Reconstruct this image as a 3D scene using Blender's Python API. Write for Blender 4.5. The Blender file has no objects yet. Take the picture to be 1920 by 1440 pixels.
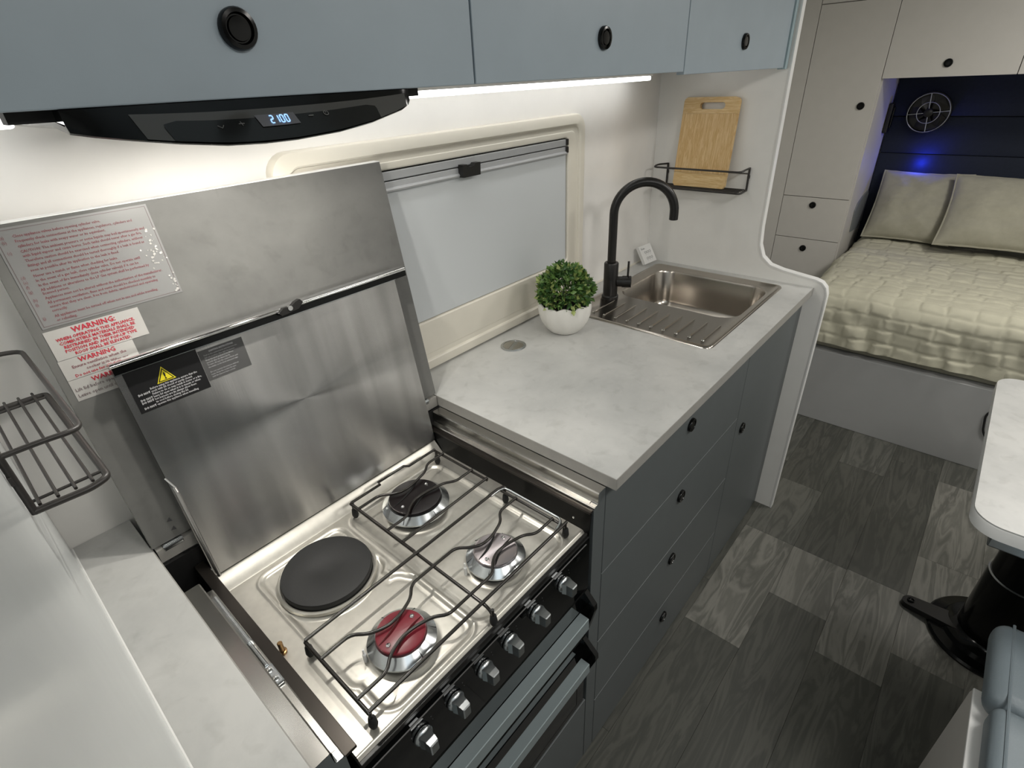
import bpy, bmesh, math, random
import numpy as np
from mathutils import Matrix, Vector
random.seed(7)
S = bpy.context.scene
COL = S.collection
PI = math.pi

# ------------------------------------------------------------------ camera
CAM_POS = Vector((-0.626167, -0.347035, 0.6))
ROWS = ((0.657696, -0.751908, -0.045501), (-0.402638, -0.299852, -0.864854), (0.636647, 0.587131, -0.499958))
cam_data = bpy.data.cameras.new('camera')
cam = bpy.data.objects.new('camera', cam_data)
COL.objects.link(cam)
r_, d_, f_ = [Vector(v).normalized() for v in ROWS]
m = Matrix.Identity(4)
for i in range(3):
    m[i][0] = r_[i]; m[i][1] = -d_[i]; m[i][2] = -f_[i]; m[i][3] = CAM_POS[i]
cam.matrix_world = m
cam_data.sensor_width = 36.0
cam_data.lens = 992.57 / 1920 * 36.0
cam_data.clip_start = 0.005
S.camera = cam

# ------------------------------------------------------------------ world, light, exposure
S.view_settings.view_transform = 'Standard'
S.view_settings.look = 'None'
S.view_settings.gamma = 1.0
S.view_settings.use_curve_mapping = False
S.view_settings.exposure = 0.0
w = bpy.data.worlds.new('world'); S.world = w; w.use_nodes = True
w.node_tree.nodes['Background'].inputs[0].default_value = (0.8, 0.9, 1.0, 1)
w.node_tree.nodes['Background'].inputs[1].default_value = 0.2

def area(name, loc, size, power, color=(1, 1, 1), rot=(0, 0, 0), size_y=None, spread=PI):
    l = bpy.data.lights.new(name, 'AREA'); l.energy = power; l.color = color
    l.size = size; l.spread = spread
    if size_y: l.shape = 'RECTANGLE'; l.size_y = size_y
    o = bpy.data.objects.new(name, l); o.location = loc; o.rotation_euler = rot
    COL.objects.link(o); return o

WARM = (1.0, 0.965, 0.91)
COOL = (0.86, 0.95, 1.0)
area('ceiling_downlight', (0.75, -1.05, 1.085), 0.35, 9.0, WARM)
area('ceiling_downlight', (-0.20, -0.95, 1.085), 0.35, 8.0, WARM)
area('ceiling_cool_fill', (-1.05, -0.85, 1.085), 0.9, 3.2, COOL)  # unseen cool fill added to brighten the metal and tint the handles
area('ceiling_downlight', (1.75, -0.85, 1.085), 0.25, 11.0, WARM)
for hx in (-0.38, -0.25):
    hl = bpy.data.lights.new('hood_lamp_light', 'AREA'); hl.shape = 'DISK'; hl.size = 0.02
    hl.energy = 1.1; hl.color = (1.0, 0.96, 0.89)
    ho = bpy.data.objects.new('hood_lamp_light', hl); ho.location = (hx, 0.36, 0.5605); COL.objects.link(ho)

# ------------------------------------------------------------------ material helpers
def new_mat(name):
    mt = bpy.data.materials.new(name); mt.use_nodes = True
    return mt, mt.node_tree.nodes, mt.node_tree.links, mt.node_tree.nodes['Principled BSDF']

def srgb(c):
    return tuple((v / 12.92 if v <= 0.04045 else ((v + 0.055) / 1.055) ** 2.4) for v in [x / 255 for x in c]) + (1.0,)

def mat(name, rgb, rough=0.5, metal=0.0, spec=0.5, noise=0.0, nscale=20.0, bump=0.0, bscale=200.0, coat=0.0, stretch=None):
    mt, N, L, b = new_mat(name)
    c = srgb(rgb)
    b.inputs['Base Color'].default_value = c
    b.inputs['Roughness'].default_value = rough
    b.inputs['Metallic'].default_value = metal
    b.inputs['Specular IOR Level'].default_value = spec
    b.inputs['Coat Weight'].default_value = coat
    b.inputs['Coat Roughness'].default_value = 0.05
    tc = N.new('ShaderNodeTexCoord'); mp = N.new('ShaderNodeMapping')
    L.new(tc.outputs['Object'], mp.inputs[0])
    if stretch: mp.inputs['Scale'].default_value = stretch
    if noise or not bump:
        n = N.new('ShaderNodeTexNoise'); n.inputs['Scale'].default_value = nscale; n.inputs['Detail'].default_value = 6
        L.new(mp.outputs[0], n.inputs['Vector'])
        mx = N.new('ShaderNodeMix'); mx.data_type = 'RGBA'; mx.blend_type = 'MULTIPLY'
        k = max(noise, 0.02)
        rp = N.new('ShaderNodeMapRange'); rp.inputs['From Min'].default_value = 0.3; rp.inputs['From Max'].default_value = 0.7
        rp.inputs['To Min'].default_value = 1 - k; rp.inputs['To Max'].default_value = 1 + k * 0.5
        L.new(n.outputs['Fac'], rp.inputs['Value'])
        cb = N.new('ShaderNodeCombineColor')
        for i in range(3): L.new(rp.outputs[0], cb.inputs[i])
        mx.inputs[0].default_value = 1.0; mx.inputs[6].default_value = c
        L.new(cb.outputs[0], mx.inputs[7]); L.new(mx.outputs[2], b.inputs['Base Color'])
    if bump:
        n2 = N.new('ShaderNodeTexNoise'); n2.inputs['Scale'].default_value = bscale; n2.inputs['Detail'].default_value = 3
        L.new(mp.outputs[0], n2.inputs['Vector'])
        bp = N.new('ShaderNodeBump'); bp.inputs['Strength'].default_value = bump; bp.inputs['Distance'].default_value = 0.002
        L.new(n2.outputs['Fac'], bp.inputs['Height']); L.new(bp.outputs[0], b.inputs['Normal'])
    return mt

def emit(name, rgb, strength):
    mt, N, L, b = new_mat(name)
    b.inputs['Base Color'].default_value = (0, 0, 0, 1)
    b.inputs['Emission Color'].default_value = srgb(rgb)
    b.inputs['Emission Strength'].default_value = strength
    return mt

def stone_mat(name, base, dark, rough=0.35, scale=5.0):
    mt, N, L, b = new_mat(name)
    tc = N.new('ShaderNodeTexCoord')
    n1 = N.new('ShaderNodeTexNoise'); n1.inputs['Scale'].default_value = scale; n1.inputs['Detail'].default_value = 9; n1.inputs['Roughness'].default_value = 0.62; n1.inputs['Distortion'].default_value = 0.25
    n2 = N.new('ShaderNodeTexNoise'); n2.inputs['Scale'].default_value = scale * 7; n2.inputs['Detail'].default_value = 6; n2.inputs['Distortion'].default_value = 0.5
    L.new(tc.outputs['Object'], n1.inputs['Vector']); L.new(tc.outputs['Object'], n2.inputs['Vector'])
    r1 = N.new('ShaderNodeValToRGB')
    r1.color_ramp.elements[0].position = 0.33; r1.color_ramp.elements[0].color = srgb(dark)
    r1.color_ramp.elements[1].position = 0.62; r1.color_ramp.elements[1].color = srgb(base)
    L.new(n1.outputs['Fac'], r1.inputs[0])
    r2 = N.new('ShaderNodeValToRGB')
    r2.color_ramp.elements[0].position = 0.28; r2.color_ramp.elements[0].color = (0.80, 0.80, 0.79, 1)
    r2.color_ramp.elements[1].position = 0.45; r2.color_ramp.elements[1].color = (1, 1, 1, 1)
    L.new(n2.outputs['Fac'], r2.inputs[0])
    mx = N.new('ShaderNodeMix'); mx.data_type = 'RGBA'; mx.blend_type = 'MULTIPLY'; mx.inputs[0].default_value = 0.6
    L.new(r1.outputs[0], mx.inputs[6]); L.new(r2.outputs[0], mx.inputs[7])
    L.new(mx.outputs[2], b.inputs['Base Color'])
    b.inputs['Roughness'].default_value = rough
    return mt

def wood_mat(name, c1, c2, rough, scale, stretch):
    mt, N, L, b = new_mat(name)
    tc = N.new('ShaderNodeTexCoord'); mp = N.new('ShaderNodeMapping'); mp.inputs['Scale'].default_value = stretch
    oi = N.new('ShaderNodeObjectInfo')
    ad = N.new('ShaderNodeVectorMath'); ad.operation = 'ADD'
    sc = N.new('ShaderNodeVectorMath'); sc.operation = 'SCALE'; sc.inputs['Scale'].default_value = 13.0
    cx = N.new('ShaderNodeCombineXYZ')
    L.new(oi.outputs['Random'], cx.inputs[0]); L.new(oi.outputs['Random'], cx.inputs[1])
    L.new(cx.outputs[0], sc.inputs[0]); L.new(tc.outputs['Object'], ad.inputs[0]); L.new(sc.outputs[0], ad.inputs[1])
    L.new(ad.outputs[0], mp.inputs[0])
    n = N.new('ShaderNodeTexNoise'); n.inputs['Scale'].default_value = scale; n.inputs['Detail'].default_value = 8; n.inputs['Distortion'].default_value = 1.2
    L.new(mp.outputs[0], n.inputs['Vector'])
    wv = N.new('ShaderNodeMath'); wv.operation = 'MULTIPLY'; wv.inputs[1].default_value = 9.0
    sn = N.new('ShaderNodeMath'); sn.operation = 'SINE'
    L.new(n.outputs['Fac'], wv.inputs[0]); wv2 = N.new('ShaderNodeMath'); wv2.operation = 'MULTIPLY'; wv2.inputs[1].default_value = 4.0
    L.new(wv.outputs[0], wv2.inputs[0]); L.new(wv2.outputs[0], sn.inputs[0])
    md = N.new('ShaderNodeMath'); md.operation = 'MULTIPLY_ADD'; md.inputs[1].default_value = 0.22; 
    L.new(sn.outputs[0], md.inputs[0]); L.new(n.outputs['Fac'], md.inputs[2])
    rp = N.new('ShaderNodeValToRGB')
    rp.color_ramp.elements[0].position = 0.25; rp.color_ramp.elements[0].color = srgb(c1)
    rp.color_ramp.elements[1].position = 0.8; rp.color_ramp.elements[1].color = srgb(c2)
    L.new(md.outputs[0], rp.inputs[0]); L.new(rp.outputs[0], b.inputs['Base Color'])
    b.inputs['Roughness'].default_value = rough
    return mt

M = {}
M['wall'] = mat('wall_white_gloss', (240, 238, 234), 0.18, coat=0.3)
M['partition'] = mat('partition_white', (238, 237, 233), 0.22)
M['trim_white'] = mat('white_edge_trim', (236, 236, 234), 0.35)
M['side_panel'] = mat('side_panel_white', (222, 226, 226), 0.22)
M['ceiling'] = mat('ceiling_white', (225, 225, 222), 0.5)
M['dim'] = mat('grey_upholstered_wall', (196, 197, 195), 0.6)
M['handle'] = mat('handle_metal', (168, 181, 184), 0.34, 0.55)  # blue-green tint paints in the reflection of the overhead doors
M['sink_steel'] = mat('sink_steel', (176, 170, 162), 0.22, 1.0, noise=0.04, nscale=12)
M['teal'] = mat('grey_blue_door', (158, 171, 180), 0.38, noise=0.03)
M['cab'] = mat('shaded_grey_blue_door', (92, 97, 98), 0.42, noise=0.03)  # overhead door colour darkened to stand in for weaker light low down
M['wardrobe'] = mat('warm_white_laminate', (208, 205, 199), 0.5, noise=0.02)
M['stone'] = stone_mat('pale_concrete_laminate', (200, 200, 197), (176, 177, 175), 0.33, 4.5)
M['stone_edge'] = mat('grey_laminate_edge', (158, 156, 151), 0.4, noise=0.06, nscale=40)
M['flap'] = stone_mat('shaded_concrete_laminate', (114, 114, 111), (97, 97, 95), 0.3, 5.0)  # worktop laminate darkened; shade on the raised flap is put into its colour
M['steel'] = mat('brushed_steel', (192, 190, 185), 0.22, 1.0, noise=0.04, nscale=12, stretch=(1, 0.2, 1))
M['hob_steel'] = mat('hob_steel', (206, 203, 194), 0.35, 0.72, noise=0.08, nscale=70, bump=0.03, bscale=160)
M['lid_steel'] = mat('lid_steel', (188, 187, 185), 0.27, 0.96, noise=0.22, nscale=3.2, bump=0.015, bscale=60, stretch=(9, 1, 0.5))  # vertical colour streaks stand in for reflections, along with finger smears
_n = M['lid_steel'].node_tree; _b = _n.nodes['Principled BSDF']; _b.inputs['Anisotropic'].default_value = 0.85
_t = _n.nodes.new('ShaderNodeTangent'); _t.direction_type = 'RADIAL'; _t.axis = 'Z'; _n.links.new(_t.outputs[0], _b.inputs['Tangent']); _b.inputs['Anisotropic Rotation'].default_value = 0.25
M['chrome'] = mat('chrome', (225, 225, 225), 0.08, 1.0)
M['ring'] = mat('polished_ring', (214, 218, 220), 0.2, 0.95)
M['satin'] = mat('satin_aluminium', (190, 194, 196), 0.27, 1.0)
M['black_gloss'] = mat('black_enamel_gloss', (8, 9, 9), 0.15, spec=0.3)
M['black_glass'] = mat('black_glass', (5, 6, 7), 0.05, spec=0.35)
M['ledge'] = mat('dark_metal_ledge', (62, 58, 54), 0.3, 0.8)
M['inner_black'] = mat('inner_black', (5, 5, 5), 0.32, spec=0.25)
M['black_satin'] = mat('black_satin', (22, 21, 20), 0.35)
M['black_matt'] = mat('black_matt', (17, 17, 17), 0.6)
M['wire'] = mat('black_wire', (30, 26, 22), 0.25, spec=0.6)
M['rackwire'] = mat('dark_rack_wire', (46, 43, 41), 0.42)
M['iron'] = mat('cast_iron_plate', (30, 31, 31), 0.55, bump=0.1, bscale=600)
M['rubber'] = mat('dark_rubber', (24, 24, 24), 0.7)
M['red'] = mat('red_enamel', (128, 38, 50), 0.3, coat=0.4)
M['darkred'] = mat('dark_red_groove', (82, 8, 18), 0.2)
M['silvercap'] = mat('silver_cap', (205, 196, 198), 0.22, 0.9)
M['dark'] = mat('dark_gap', (9, 9, 9), 0.8)
M['blackcap'] = mat('black_cap', (20, 14, 15), 0.28)
M['frame'] = mat('cream_plastic', (226, 221, 208), 0.4)
M['blind'] = mat('grey_blind_fabric', (200, 204, 206), 0.7, noise=0.02, nscale=3)
M['rail'] = mat('grey_blind_rail', (182, 184, 186), 0.4, metal=0.3)
M['label_grey'] = mat('silver_label', (148, 148, 147), 0.3, metal=0.35, spec=0.5, noise=0.04, nscale=8)
M['label_light'] = mat('pale_label', (186, 184, 180), 0.35, metal=0.2, noise=0.03, nscale=8)
M['label_black'] = mat('black_label', (28, 28, 29), 0.3)
M['label_dgrey'] = mat('dark_grey_label', (78, 78, 78), 0.35)
M['ink_red'] = mat('red_print', (172, 40, 56), 0.4)
M['ink_pink'] = mat('faded_red_print', (128, 84, 88), 0.4)
M['ink_grey'] = mat('grey_print', (110, 98, 98), 0.4)
M['ink_white'] = mat('white_print', (180, 180, 182), 0.4)
M['yellow'] = mat('warning_yellow', (214, 200, 40), 0.4)
M['bamboo'] = wood_mat('bamboo', (206, 166, 106), (232, 202, 150), 0.45, 3.0, (1, 60, 3))
M['bamboo_h'] = wood_mat('bamboo_cross', (216, 178, 118), (238, 210, 158), 0.45, 3.0, (1, 3, 60))
M['pot'] = mat('white_ceramic', (232, 230, 224), 0.3)
M['soil'] = mat('dark_soil', (24, 20, 16), 0.9)
M['leafA'] = mat('leaf_green', (104, 138, 70), 0.45, noise=0.3, nscale=60)
M['leafB'] = mat('leaf_dark', (58, 94, 46), 0.45, noise=0.3, nscale=60)
M['leafC'] = mat('leaf_light', (168, 182, 108), 0.45, noise=0.3, nscale=60)
M['bed_fabric'] = mat('sage_quilt', (196, 193, 173), 0.9, noise=0.05, nscale=30, bump=0.3, bscale=500)
M['pillow'] = mat('beige_linen', (172, 169, 152), 0.9, noise=0.06, nscale=40, bump=0.4, bscale=400)
M['bedbase'] = mat('grey_bed_base', (176, 177, 177), 0.5, noise=0.02)
M['navy'] = mat('navy_fabric', (30, 37, 50), 0.85, noise=0.15, nscale=80)
M['vinyl'] = mat('blue_grey_vinyl', (116, 127, 133), 0.45, noise=0.04, bump=0.15, bscale=350)
M['white'] = mat('white_plastic', (235, 235, 233), 0.35)
M['ink_dark'] = mat('dark_print', (70, 70, 72), 0.5)
M['pocket'] = mat('grey_mesh_pocket', (120, 124, 126), 0.8)
M['brass'] = mat('brass_stud', (150, 120, 84), 0.3, 1.0)
M['plank_dark'] = wood_mat('dark_oak_vinyl', (64, 65, 60), (82, 82, 76), 0.42, 2.2, (1.2, 9, 1))
M['plank_mid'] = wood_mat('mid_oak_vinyl', (74, 75, 70), (96, 96, 90), 0.42, 2.2, (1.2, 9, 1))
M['plank_light'] = wood_mat('light_oak_vinyl', (92, 92, 86), (124, 123, 116), 0.42, 2.2, (1.2, 9, 1))
M['led'] = emit('led_strip_glow', (252, 252, 250), 7.0)
M['lcd'] = emit('display_glow', (150, 195, 255), 1.6)
M['blue_led'] = emit('blue_led_glow', (10, 20, 255), 14.0)
M['hood_led'] = emit('hood_lamp_glow', (255, 240, 215), 6.0)

# ------------------------------------------------------------------ mesh helpers
def root_world(parent):
    v = Vector((0, 0, 0)); p = parent
    while p is not None: v += p.location; p = p.parent
    return v

def mobj(name, verts, faces, material, parent=None, smooth=False, label=None, mats=None, midx=None, autosmooth=35):
    off = root_world(parent)
    me = bpy.data.meshes.new(name)
    me.from_pydata([(v[0] - off[0], v[1] - off[1], v[2] - off[2]) for v in verts], [], faces)
    for mm in (mats or [material]): me.materials.append(mm)
    if midx: me.polygons.foreach_set('material_index', midx)
    me.update()
    if smooth:
        me.polygons.foreach_set('use_smooth', [True] * len(me.polygons))
        bm = bmesh.new(); bm.from_mesh(me)
        for e in bm.edges:
            if len(e.link_faces) == 2 and e.calc_face_angle(0) > math.radians(autosmooth): e.smooth = False
        bm.to_mesh(me); bm.free()
    o = bpy.data.objects.new(name, me); COL.objects.link(o)
    if parent is not None: o.parent = parent
    if label: o['label'] = label
    return o

class Geo:
    def __init__(s): s.v = []; s.f = []; s.m = []; s.cur = 0
    def add(s, vs, fs):
        k = len(s.v); s.v += [tuple(v) for v in vs]; s.f += [tuple(i + k for i in f) for f in fs]; s.m += [s.cur] * len(fs); return s
    def box(s, x0, x1, y0, y1, z0, z1, bev=0.0, seg=2):
        if bev <= 0:
            vs = [(x, y, z) for x in (x0, x1) for y in (y0, y1) for z in (z0, z1)]
            return s.add(vs, [(0, 1, 3, 2), (4, 6, 7, 5), (0, 4, 5, 1), (2, 3, 7, 6), (0, 2, 6, 4), (1, 5, 7, 3)])
        bm = bmesh.new()
        bmesh.ops.create_cube(bm, size=1.0)
        for v in bm.verts:
            v.co = Vector(((x0 + x1) / 2 + v.co.x * (x1 - x0), (y0 + y1) / 2 + v.co.y * (y1 - y0), (z0 + z1) / 2 + v.co.z * (z1 - z0)))
        bmesh.ops.bevel(bm, geom=bm.edges[:], offset=bev, segments=seg, affect='EDGES', profile=0.5)
        bm.verts.index_update()
        s.add([v.co[:] for v in bm.verts], [tuple(v.index for v in f.verts) for f in bm.faces]); bm.free(); return s
    def loft(s, loops, cap0=False, cap1=False):
        n = len(loops[0]); vs = [p for l in loops for p in l]; fs = []
        for i in range(len(loops) - 1):
            for j in range(n):
                k = (j + 1) % n
                fs.append((i * n + j, i * n + k, (i + 1) * n + k, (i + 1) * n + j))
        if cap0: fs.append(tuple(range(n))[::-1])
        if cap1: fs.append(tuple((len(loops) - 1) * n + j for j in range(n)))
        return s.add(vs, fs)
    def tube(s, pts, r, seg=10, closed=False, caps=True):
        P = [Vector(p) for p in pts]; n = len(P)
        rad = r if isinstance(r, (list, tuple)) else [r] * n
        T = []
        for i in range(n):
            a = P[(i - 1) % n] if (i > 0 or closed) else P[i]; b = P[(i + 1) % n] if (i < n - 1 or closed) else P[i]
            T.append((b - a).normalized())
        up = Vector((0, 0, 1)) if abs(T[0].z) < 0.9 else Vector((1, 0, 0))
        nrm = (up - up.dot(T[0]) * T[0]).normalized(); loops = []
        for i in range(n):
            nrm = (nrm - nrm.dot(T[i]) * T[i]).normalized(); bi = T[i].cross(nrm)
            loops.append([tuple(P[i] + (nrm * math.cos(2 * PI * k / seg) + bi * math.sin(2 * PI * k / seg)) * rad[i]) for k in range(seg)])
        if closed: loops.append(loops[0])
        return s.loft(loops, caps and not closed, caps and not closed)
    def lathe(s, cx, cy, prof, seg=48, cap0=False, cap1=False):
        loops = [[(cx + r * math.cos(2 * PI * k / seg), cy + r * math.sin(2 * PI * k / seg), z) for k in range(seg)] for r, z in prof]
        return s.loft(loops, cap0, cap1)
    def grid(s, P):
        h, w_ = len(P), len(P[0]); vs = [p for row in P for p in row]
        return s.add(vs, [(i * w_ + j, i * w_ + j + 1, (i + 1) * w_ + j + 1, (i + 1) * w_ + j) for i in range(h - 1) for j in range(w_ - 1)])
    def prism(s, outline, axis, a, b):
        def P(p, t):
            return {'x': (t, p[0], p[1]), 'y': (p[0], t, p[1]), 'z': (p[0], p[1], t)}[axis]
        return s.loft([[P(p, a) for p in outline], [P(p, b) for p in outline]], True, True)
    def out(s, name, material, parent=None, smooth=False, label=None, mats=None, autosmooth=35, fix=True):
        o = mobj(name, s.v, s.f, material, parent, smooth, label, mats, s.m if mats else None, autosmooth)
        if fix:
            bm = bmesh.new(); bm.from_mesh(o.data); bmesh.ops.recalc_face_normals(bm, faces=bm.faces); bm.to_mesh(o.data); bm.free()
        return o

def rrect(x0, x1, y0, y1, r, n=6):
    pts = []
    for cx, cy, a in ((x1 - r, y1 - r, 0), (x0 + r, y1 - r, 90), (x0 + r, y0 + r, 180), (x1 - r, y0 + r, 270)):
        for i in range(n + 1):
            t = math.radians(a + 90 * i / n); pts.append((cx + r * math.cos(t), cy + r * math.sin(t)))
    return pts

def fillet(pts, r, n=5, closed=False):
    P = [Vector(p) for p in pts]; out = []; N = len(P)
    rs = r if isinstance(r, (list, tuple)) else [r] * N
    for i in range(N):
        if not closed and i in (0, N - 1): out.append(tuple(P[i])); continue
        a = P[(i - 1) % N]; b = P[i]; c = P[(i + 1) % N]; rr = rs[i]
        if rr <= 0: out.append(tuple(b)); continue
        d1 = (a - b); d2 = (c - b); l = min(rr, d1.length * 0.49, d2.length * 0.49)
        p0 = b + d1.normalized() * l; p1 = b + d2.normalized() * l
        for k in range(n + 1):
            t = k / n; out.append(tuple(p0 * (1 - t) ** 2 + b * 2 * t * (1 - t) + p1 * t * t))
    return out

def thing(name, label, cat, loc=(0, 0, 0), group=None):
    o = bpy.data.objects.new(name, None); COL.objects.link(o); o.location = loc; o.empty_display_size = 0.05
    o['label'] = label; o['category'] = cat
    if group: o['group'] = group
    return o

def tag(o, label, cat, group=None):
    o['label'] = label; o['category'] = cat
    if group: o['group'] = group
    return o

def struct(o): o['kind'] = 'structure'; return o

def textpart(name, body, size, material, parent, origin, ex, ey, align='LEFT', lift=0.0006, squash=1.0, shear=0.0, bold=0.0):
    """flat lettering laid on a plane: origin, right vector ex, up vector ey (unit vectors)"""
    cu = bpy.data.curves.new(name, 'FONT'); cu.body = body; cu.size = size; cu.align_x = align; cu.shear = shear
    cu.offset = bold; cu.resolution_u = 1; cu.space_line = 0.86
    to = bpy.data.objects.new('text_tmp', cu); COL.objects.link(to)
    bpy.context.view_layer.update()
    me = bpy.data.meshes.new_from_object(to.evaluated_get(bpy.context.evaluated_depsgraph_get()))
    bpy.data.objects.remove(to); bpy.data.curves.remove(cu)
    ex = Vector(ex).normalized(); ey = Vector(ey).normalized(); nz = ex.cross(ey)
    off = root_world(parent); o0 = Vector(origin) - off
    for v in me.vertices:
        c = v.co.copy(); v.co = o0 + ex * c.x * squash + ey * c.y + nz * lift
    me.materials.clear(); me.materials.append(material); me.name = name
    o = bpy.data.objects.new(name, me); COL.objects.link(o); o.parent = parent
    return o

FZ = -0.88      # floor level (the worktop surface is z = 0)
CZ = 1.10       # ceiling level

# ------------------------------------------------------------------ room shell
g = Geo(); g.box(-1.7, 3.4, -1.75, 0.8, FZ - 0.06, FZ - 0.004); floor = struct(g.out('floor', M['dark']))
rows = [(-0.0, None)]
xs0, xs1 = -1.7, 3.2
plank_rows = {
    0: ([-0.30, 0.49, 0.995, 1.35], ['dark', 'dark', 'light', 'mid', 'dark']),
    1: ([-0.1, 0.745, 0.995, 1.6], ['mid', 'dark', 'light', 'dark', 'mid']),
    2: ([0.20, 0.62, 1.0, 1.75], ['dark', 'dark', 'light', 'dark', 'dark']),
    3: ([0.37, 0.75, 1.21, 1.7], ['dark', 'mid', 'light', 'light', 'mid']),
    4: ([0.1, 0.84, 1.3], ['mid', 'light', 'mid', 'light']),
}
rw = 0.168
def plank(x0, x1, y0, y1, k):
    gp = Geo(); e = 0.00015
    gp.box(x0 + e, x1 - e, y0 + e, y1 - e, FZ - 0.004, FZ, 0.0004, 1)
    return gp.out('plank', M['plank_' + k], floor)
for rI in range(-3, 10):
    y1 = -rw * rI; y0 = y1 - rw
    y1 = min(y1, 0.75)
    if rI in plank_rows: xs, ks = plank_rows[rI]
    else:
        st = random.uniform(-1.3, -0.6); xs = []
        while st < 3.0: xs.append(st); st += random.choice((0.45, 0.62, 0.8))
        ks = [random.choice(('dark', 'mid', 'light', 'dark')) for _ in range(len(xs) + 1)]
    bounds = [xs0] + xs + [xs1]
    for i in range(len(bounds) - 1): plank(bounds[i], bounds[i + 1], y0, y1, ks[i])

g = Geo(); g.box(-1.7, 3.4, -1.75, 0.8, CZ, CZ + 0.05); struct(g.out('ceiling', M['ceiling']))
g = Geo(); g.box(-1.7, 1.14, 0.572, 0.62, FZ, CZ); struct(g.out('wall_back', M['wall']))
g = Geo(); g.box(1.165, 3.1, 0.70, 0.75, FZ, CZ); struct(g.out('wall_bedside', M['ceiling']))
g = Geo(); g.box(3.06, 3.1, -1.7, 0.70, FZ, CZ); struct(g.out('wall_end', M['ceiling']))
g = Geo(); g.box(-1.7, 3.1, -1.75, -1.70, FZ, CZ); struct(g.out('wall_front', M['dim']))
g = Geo(); g.box(-1.15, 0.12, -1.70, -1.675, FZ, 0.98, 0.004); struct(g.out('unseen_dark_reflector', M['black_satin']))  # unseen dark panel added behind the camera for the steel to reflect
g = Geo(); g.box(-1.7, -1.65, -1.70, 0.572, FZ, CZ); struct(g.out('wall_left', M['ceiling']))

# partition between kitchen and bed, with its curved front edge and white trim
prof = [(0.192, CZ), (0.190, 0.60), (0.187, 0.16), (0.183, 0.105), (0.168, 0.068), (0.140, 0.045), (0.10, 0.035), (0.04, 0.027), (0.0, 0.022), (-0.018, 0.016),
        (-0.031, 0.003), (-0.037, -0.018), (-0.038, -0.06), (-0.038, FZ)]
outl = prof + [(0.70, FZ), (0.70, CZ)]
g = Geo(); g.prism(outl, 'x', 1.14, 1.162); part_w = struct(g.out('wall_partition', M['partition']))
g = Geo(); loops = []
for i, (y, z) in enumerate(prof):
    a = Vector(prof[max(i - 1, 0)]); b = Vector(prof[min(i + 1, len(prof) - 1)])
    t = (b - a).normalized(); n = Vector((t.y, -t.x))
    n = -n if n.x > 0 and n.y < 0 and False else n
    n = Vector((-abs(t.y), 0)) if abs(t.x) < 1e-4 else Vector((t.y, -t.x))
    loops.append([(1.1385, y, z), (1.1385, y + n.x * 0.004, z + n.y * 0.004), (1.1635, y + n.x * 0.004, z + n.y * 0.004), (1.1635, y, z)])
g.loft(loops, True, True); g.out('edge_trim', M['trim_white'], part_w, smooth=True)

# tall side panel of the fridge cupboard on the left
t = thing('tall_cupboard', 'tall glossy white cupboard whose plain side closes the worktop on the left', 'cupboard', (-0.9, 0.3, FZ))
g = Geo(); g.box(-0.672, -0.657, -0.262, 0.571, FZ, CZ - 0.002, 0.002); g.out('side_panel', M['side_panel'], t)
g = Geo(); g.box(-1.2, -0.673, -0.25, 0.571, FZ + 0.08, CZ - 0.002); g.out('carcass', M['ceiling'], t)
g = Geo(); g.box(-1.2, -0.677, -0.268, -0.251, FZ + 0.08, CZ - 0.01, 0.002); g.out('door', M['wardrobe'], t)
g = Geo(); g.tube([(-0.6555, 0.566, 0.0015), (-0.6555, 0.0, 0.0015)], 0.0018, 6); g.out('sealant_bead', M['trim_white'], t)

# ------------------------------------------------------------------ knob (push button) used on every cupboard
def knob(parent, c, ax, r=0.0165, label=None):
    """ax: 'y' for doors that face -y, 'x' for doors that face -x"""
    g = Geo()
    pr = [(r, 0.0), (r, -0.004), (r * 0.93, -0.0062), (r * 0.74, -0.0066), (r * 0.66, -0.0035), (r * 0.6, -0.0035), (r * 0.56, -0.0055), (r * 0.3, -0.0058), (0.0005, -0.0058)]
    loops = []
    for rr, d in pr:
        l = []
        for k in range(28):
            a = 2 * PI * k / 28; p, q = rr * math.cos(a), rr * math.sin(a)
            l.append((c[0] + p, c[1] + d, c[2] + q) if ax == 'y' else (c[0] + d, c[1] + p, c[2] + q))
        loops.append(l)
    g.loft(loops, True, True)
    kn = g.out('knob', M['black_gloss'], parent, smooth=True)
    return kn

# ------------------------------------------------------------------ overhead kitchen cupboard
t = thing('overhead_cupboard', 'grey-blue overhead cupboard row above the window with three knobbed doors', 'cupboard', (0.2, 0.38, 0.59))
g = Geo(); g.box(-0.655, 1.125, 0.217, 0.571, 0.598, CZ - 0.002); g.out('carcass', M['wardrobe'], t)
seams = [-0.655, -0.072, 0.518, 1.118]
kx = [-0.364, 0.223, 0.812]
for i in range(3):
    g = Geo(); g.box(seams[i] + 0.0015, seams[i + 1] - 0.0015, 0.2, 0.2165, 0.595 if i < 2 else 0.590, CZ - 0.01, 0.0012)
    d = g.out('door', M['teal'], t)
    knob(d, (kx[i], 0.2, 0.648), 'y')
g = Geo(); g.box(1.1195, 1.138, 0.196, 0.2165, 0.587, CZ - 0.004, 0.001); g.out('filler_strip', mat('pale_teal_strip', (158, 178, 184), 0.35), t)

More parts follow.
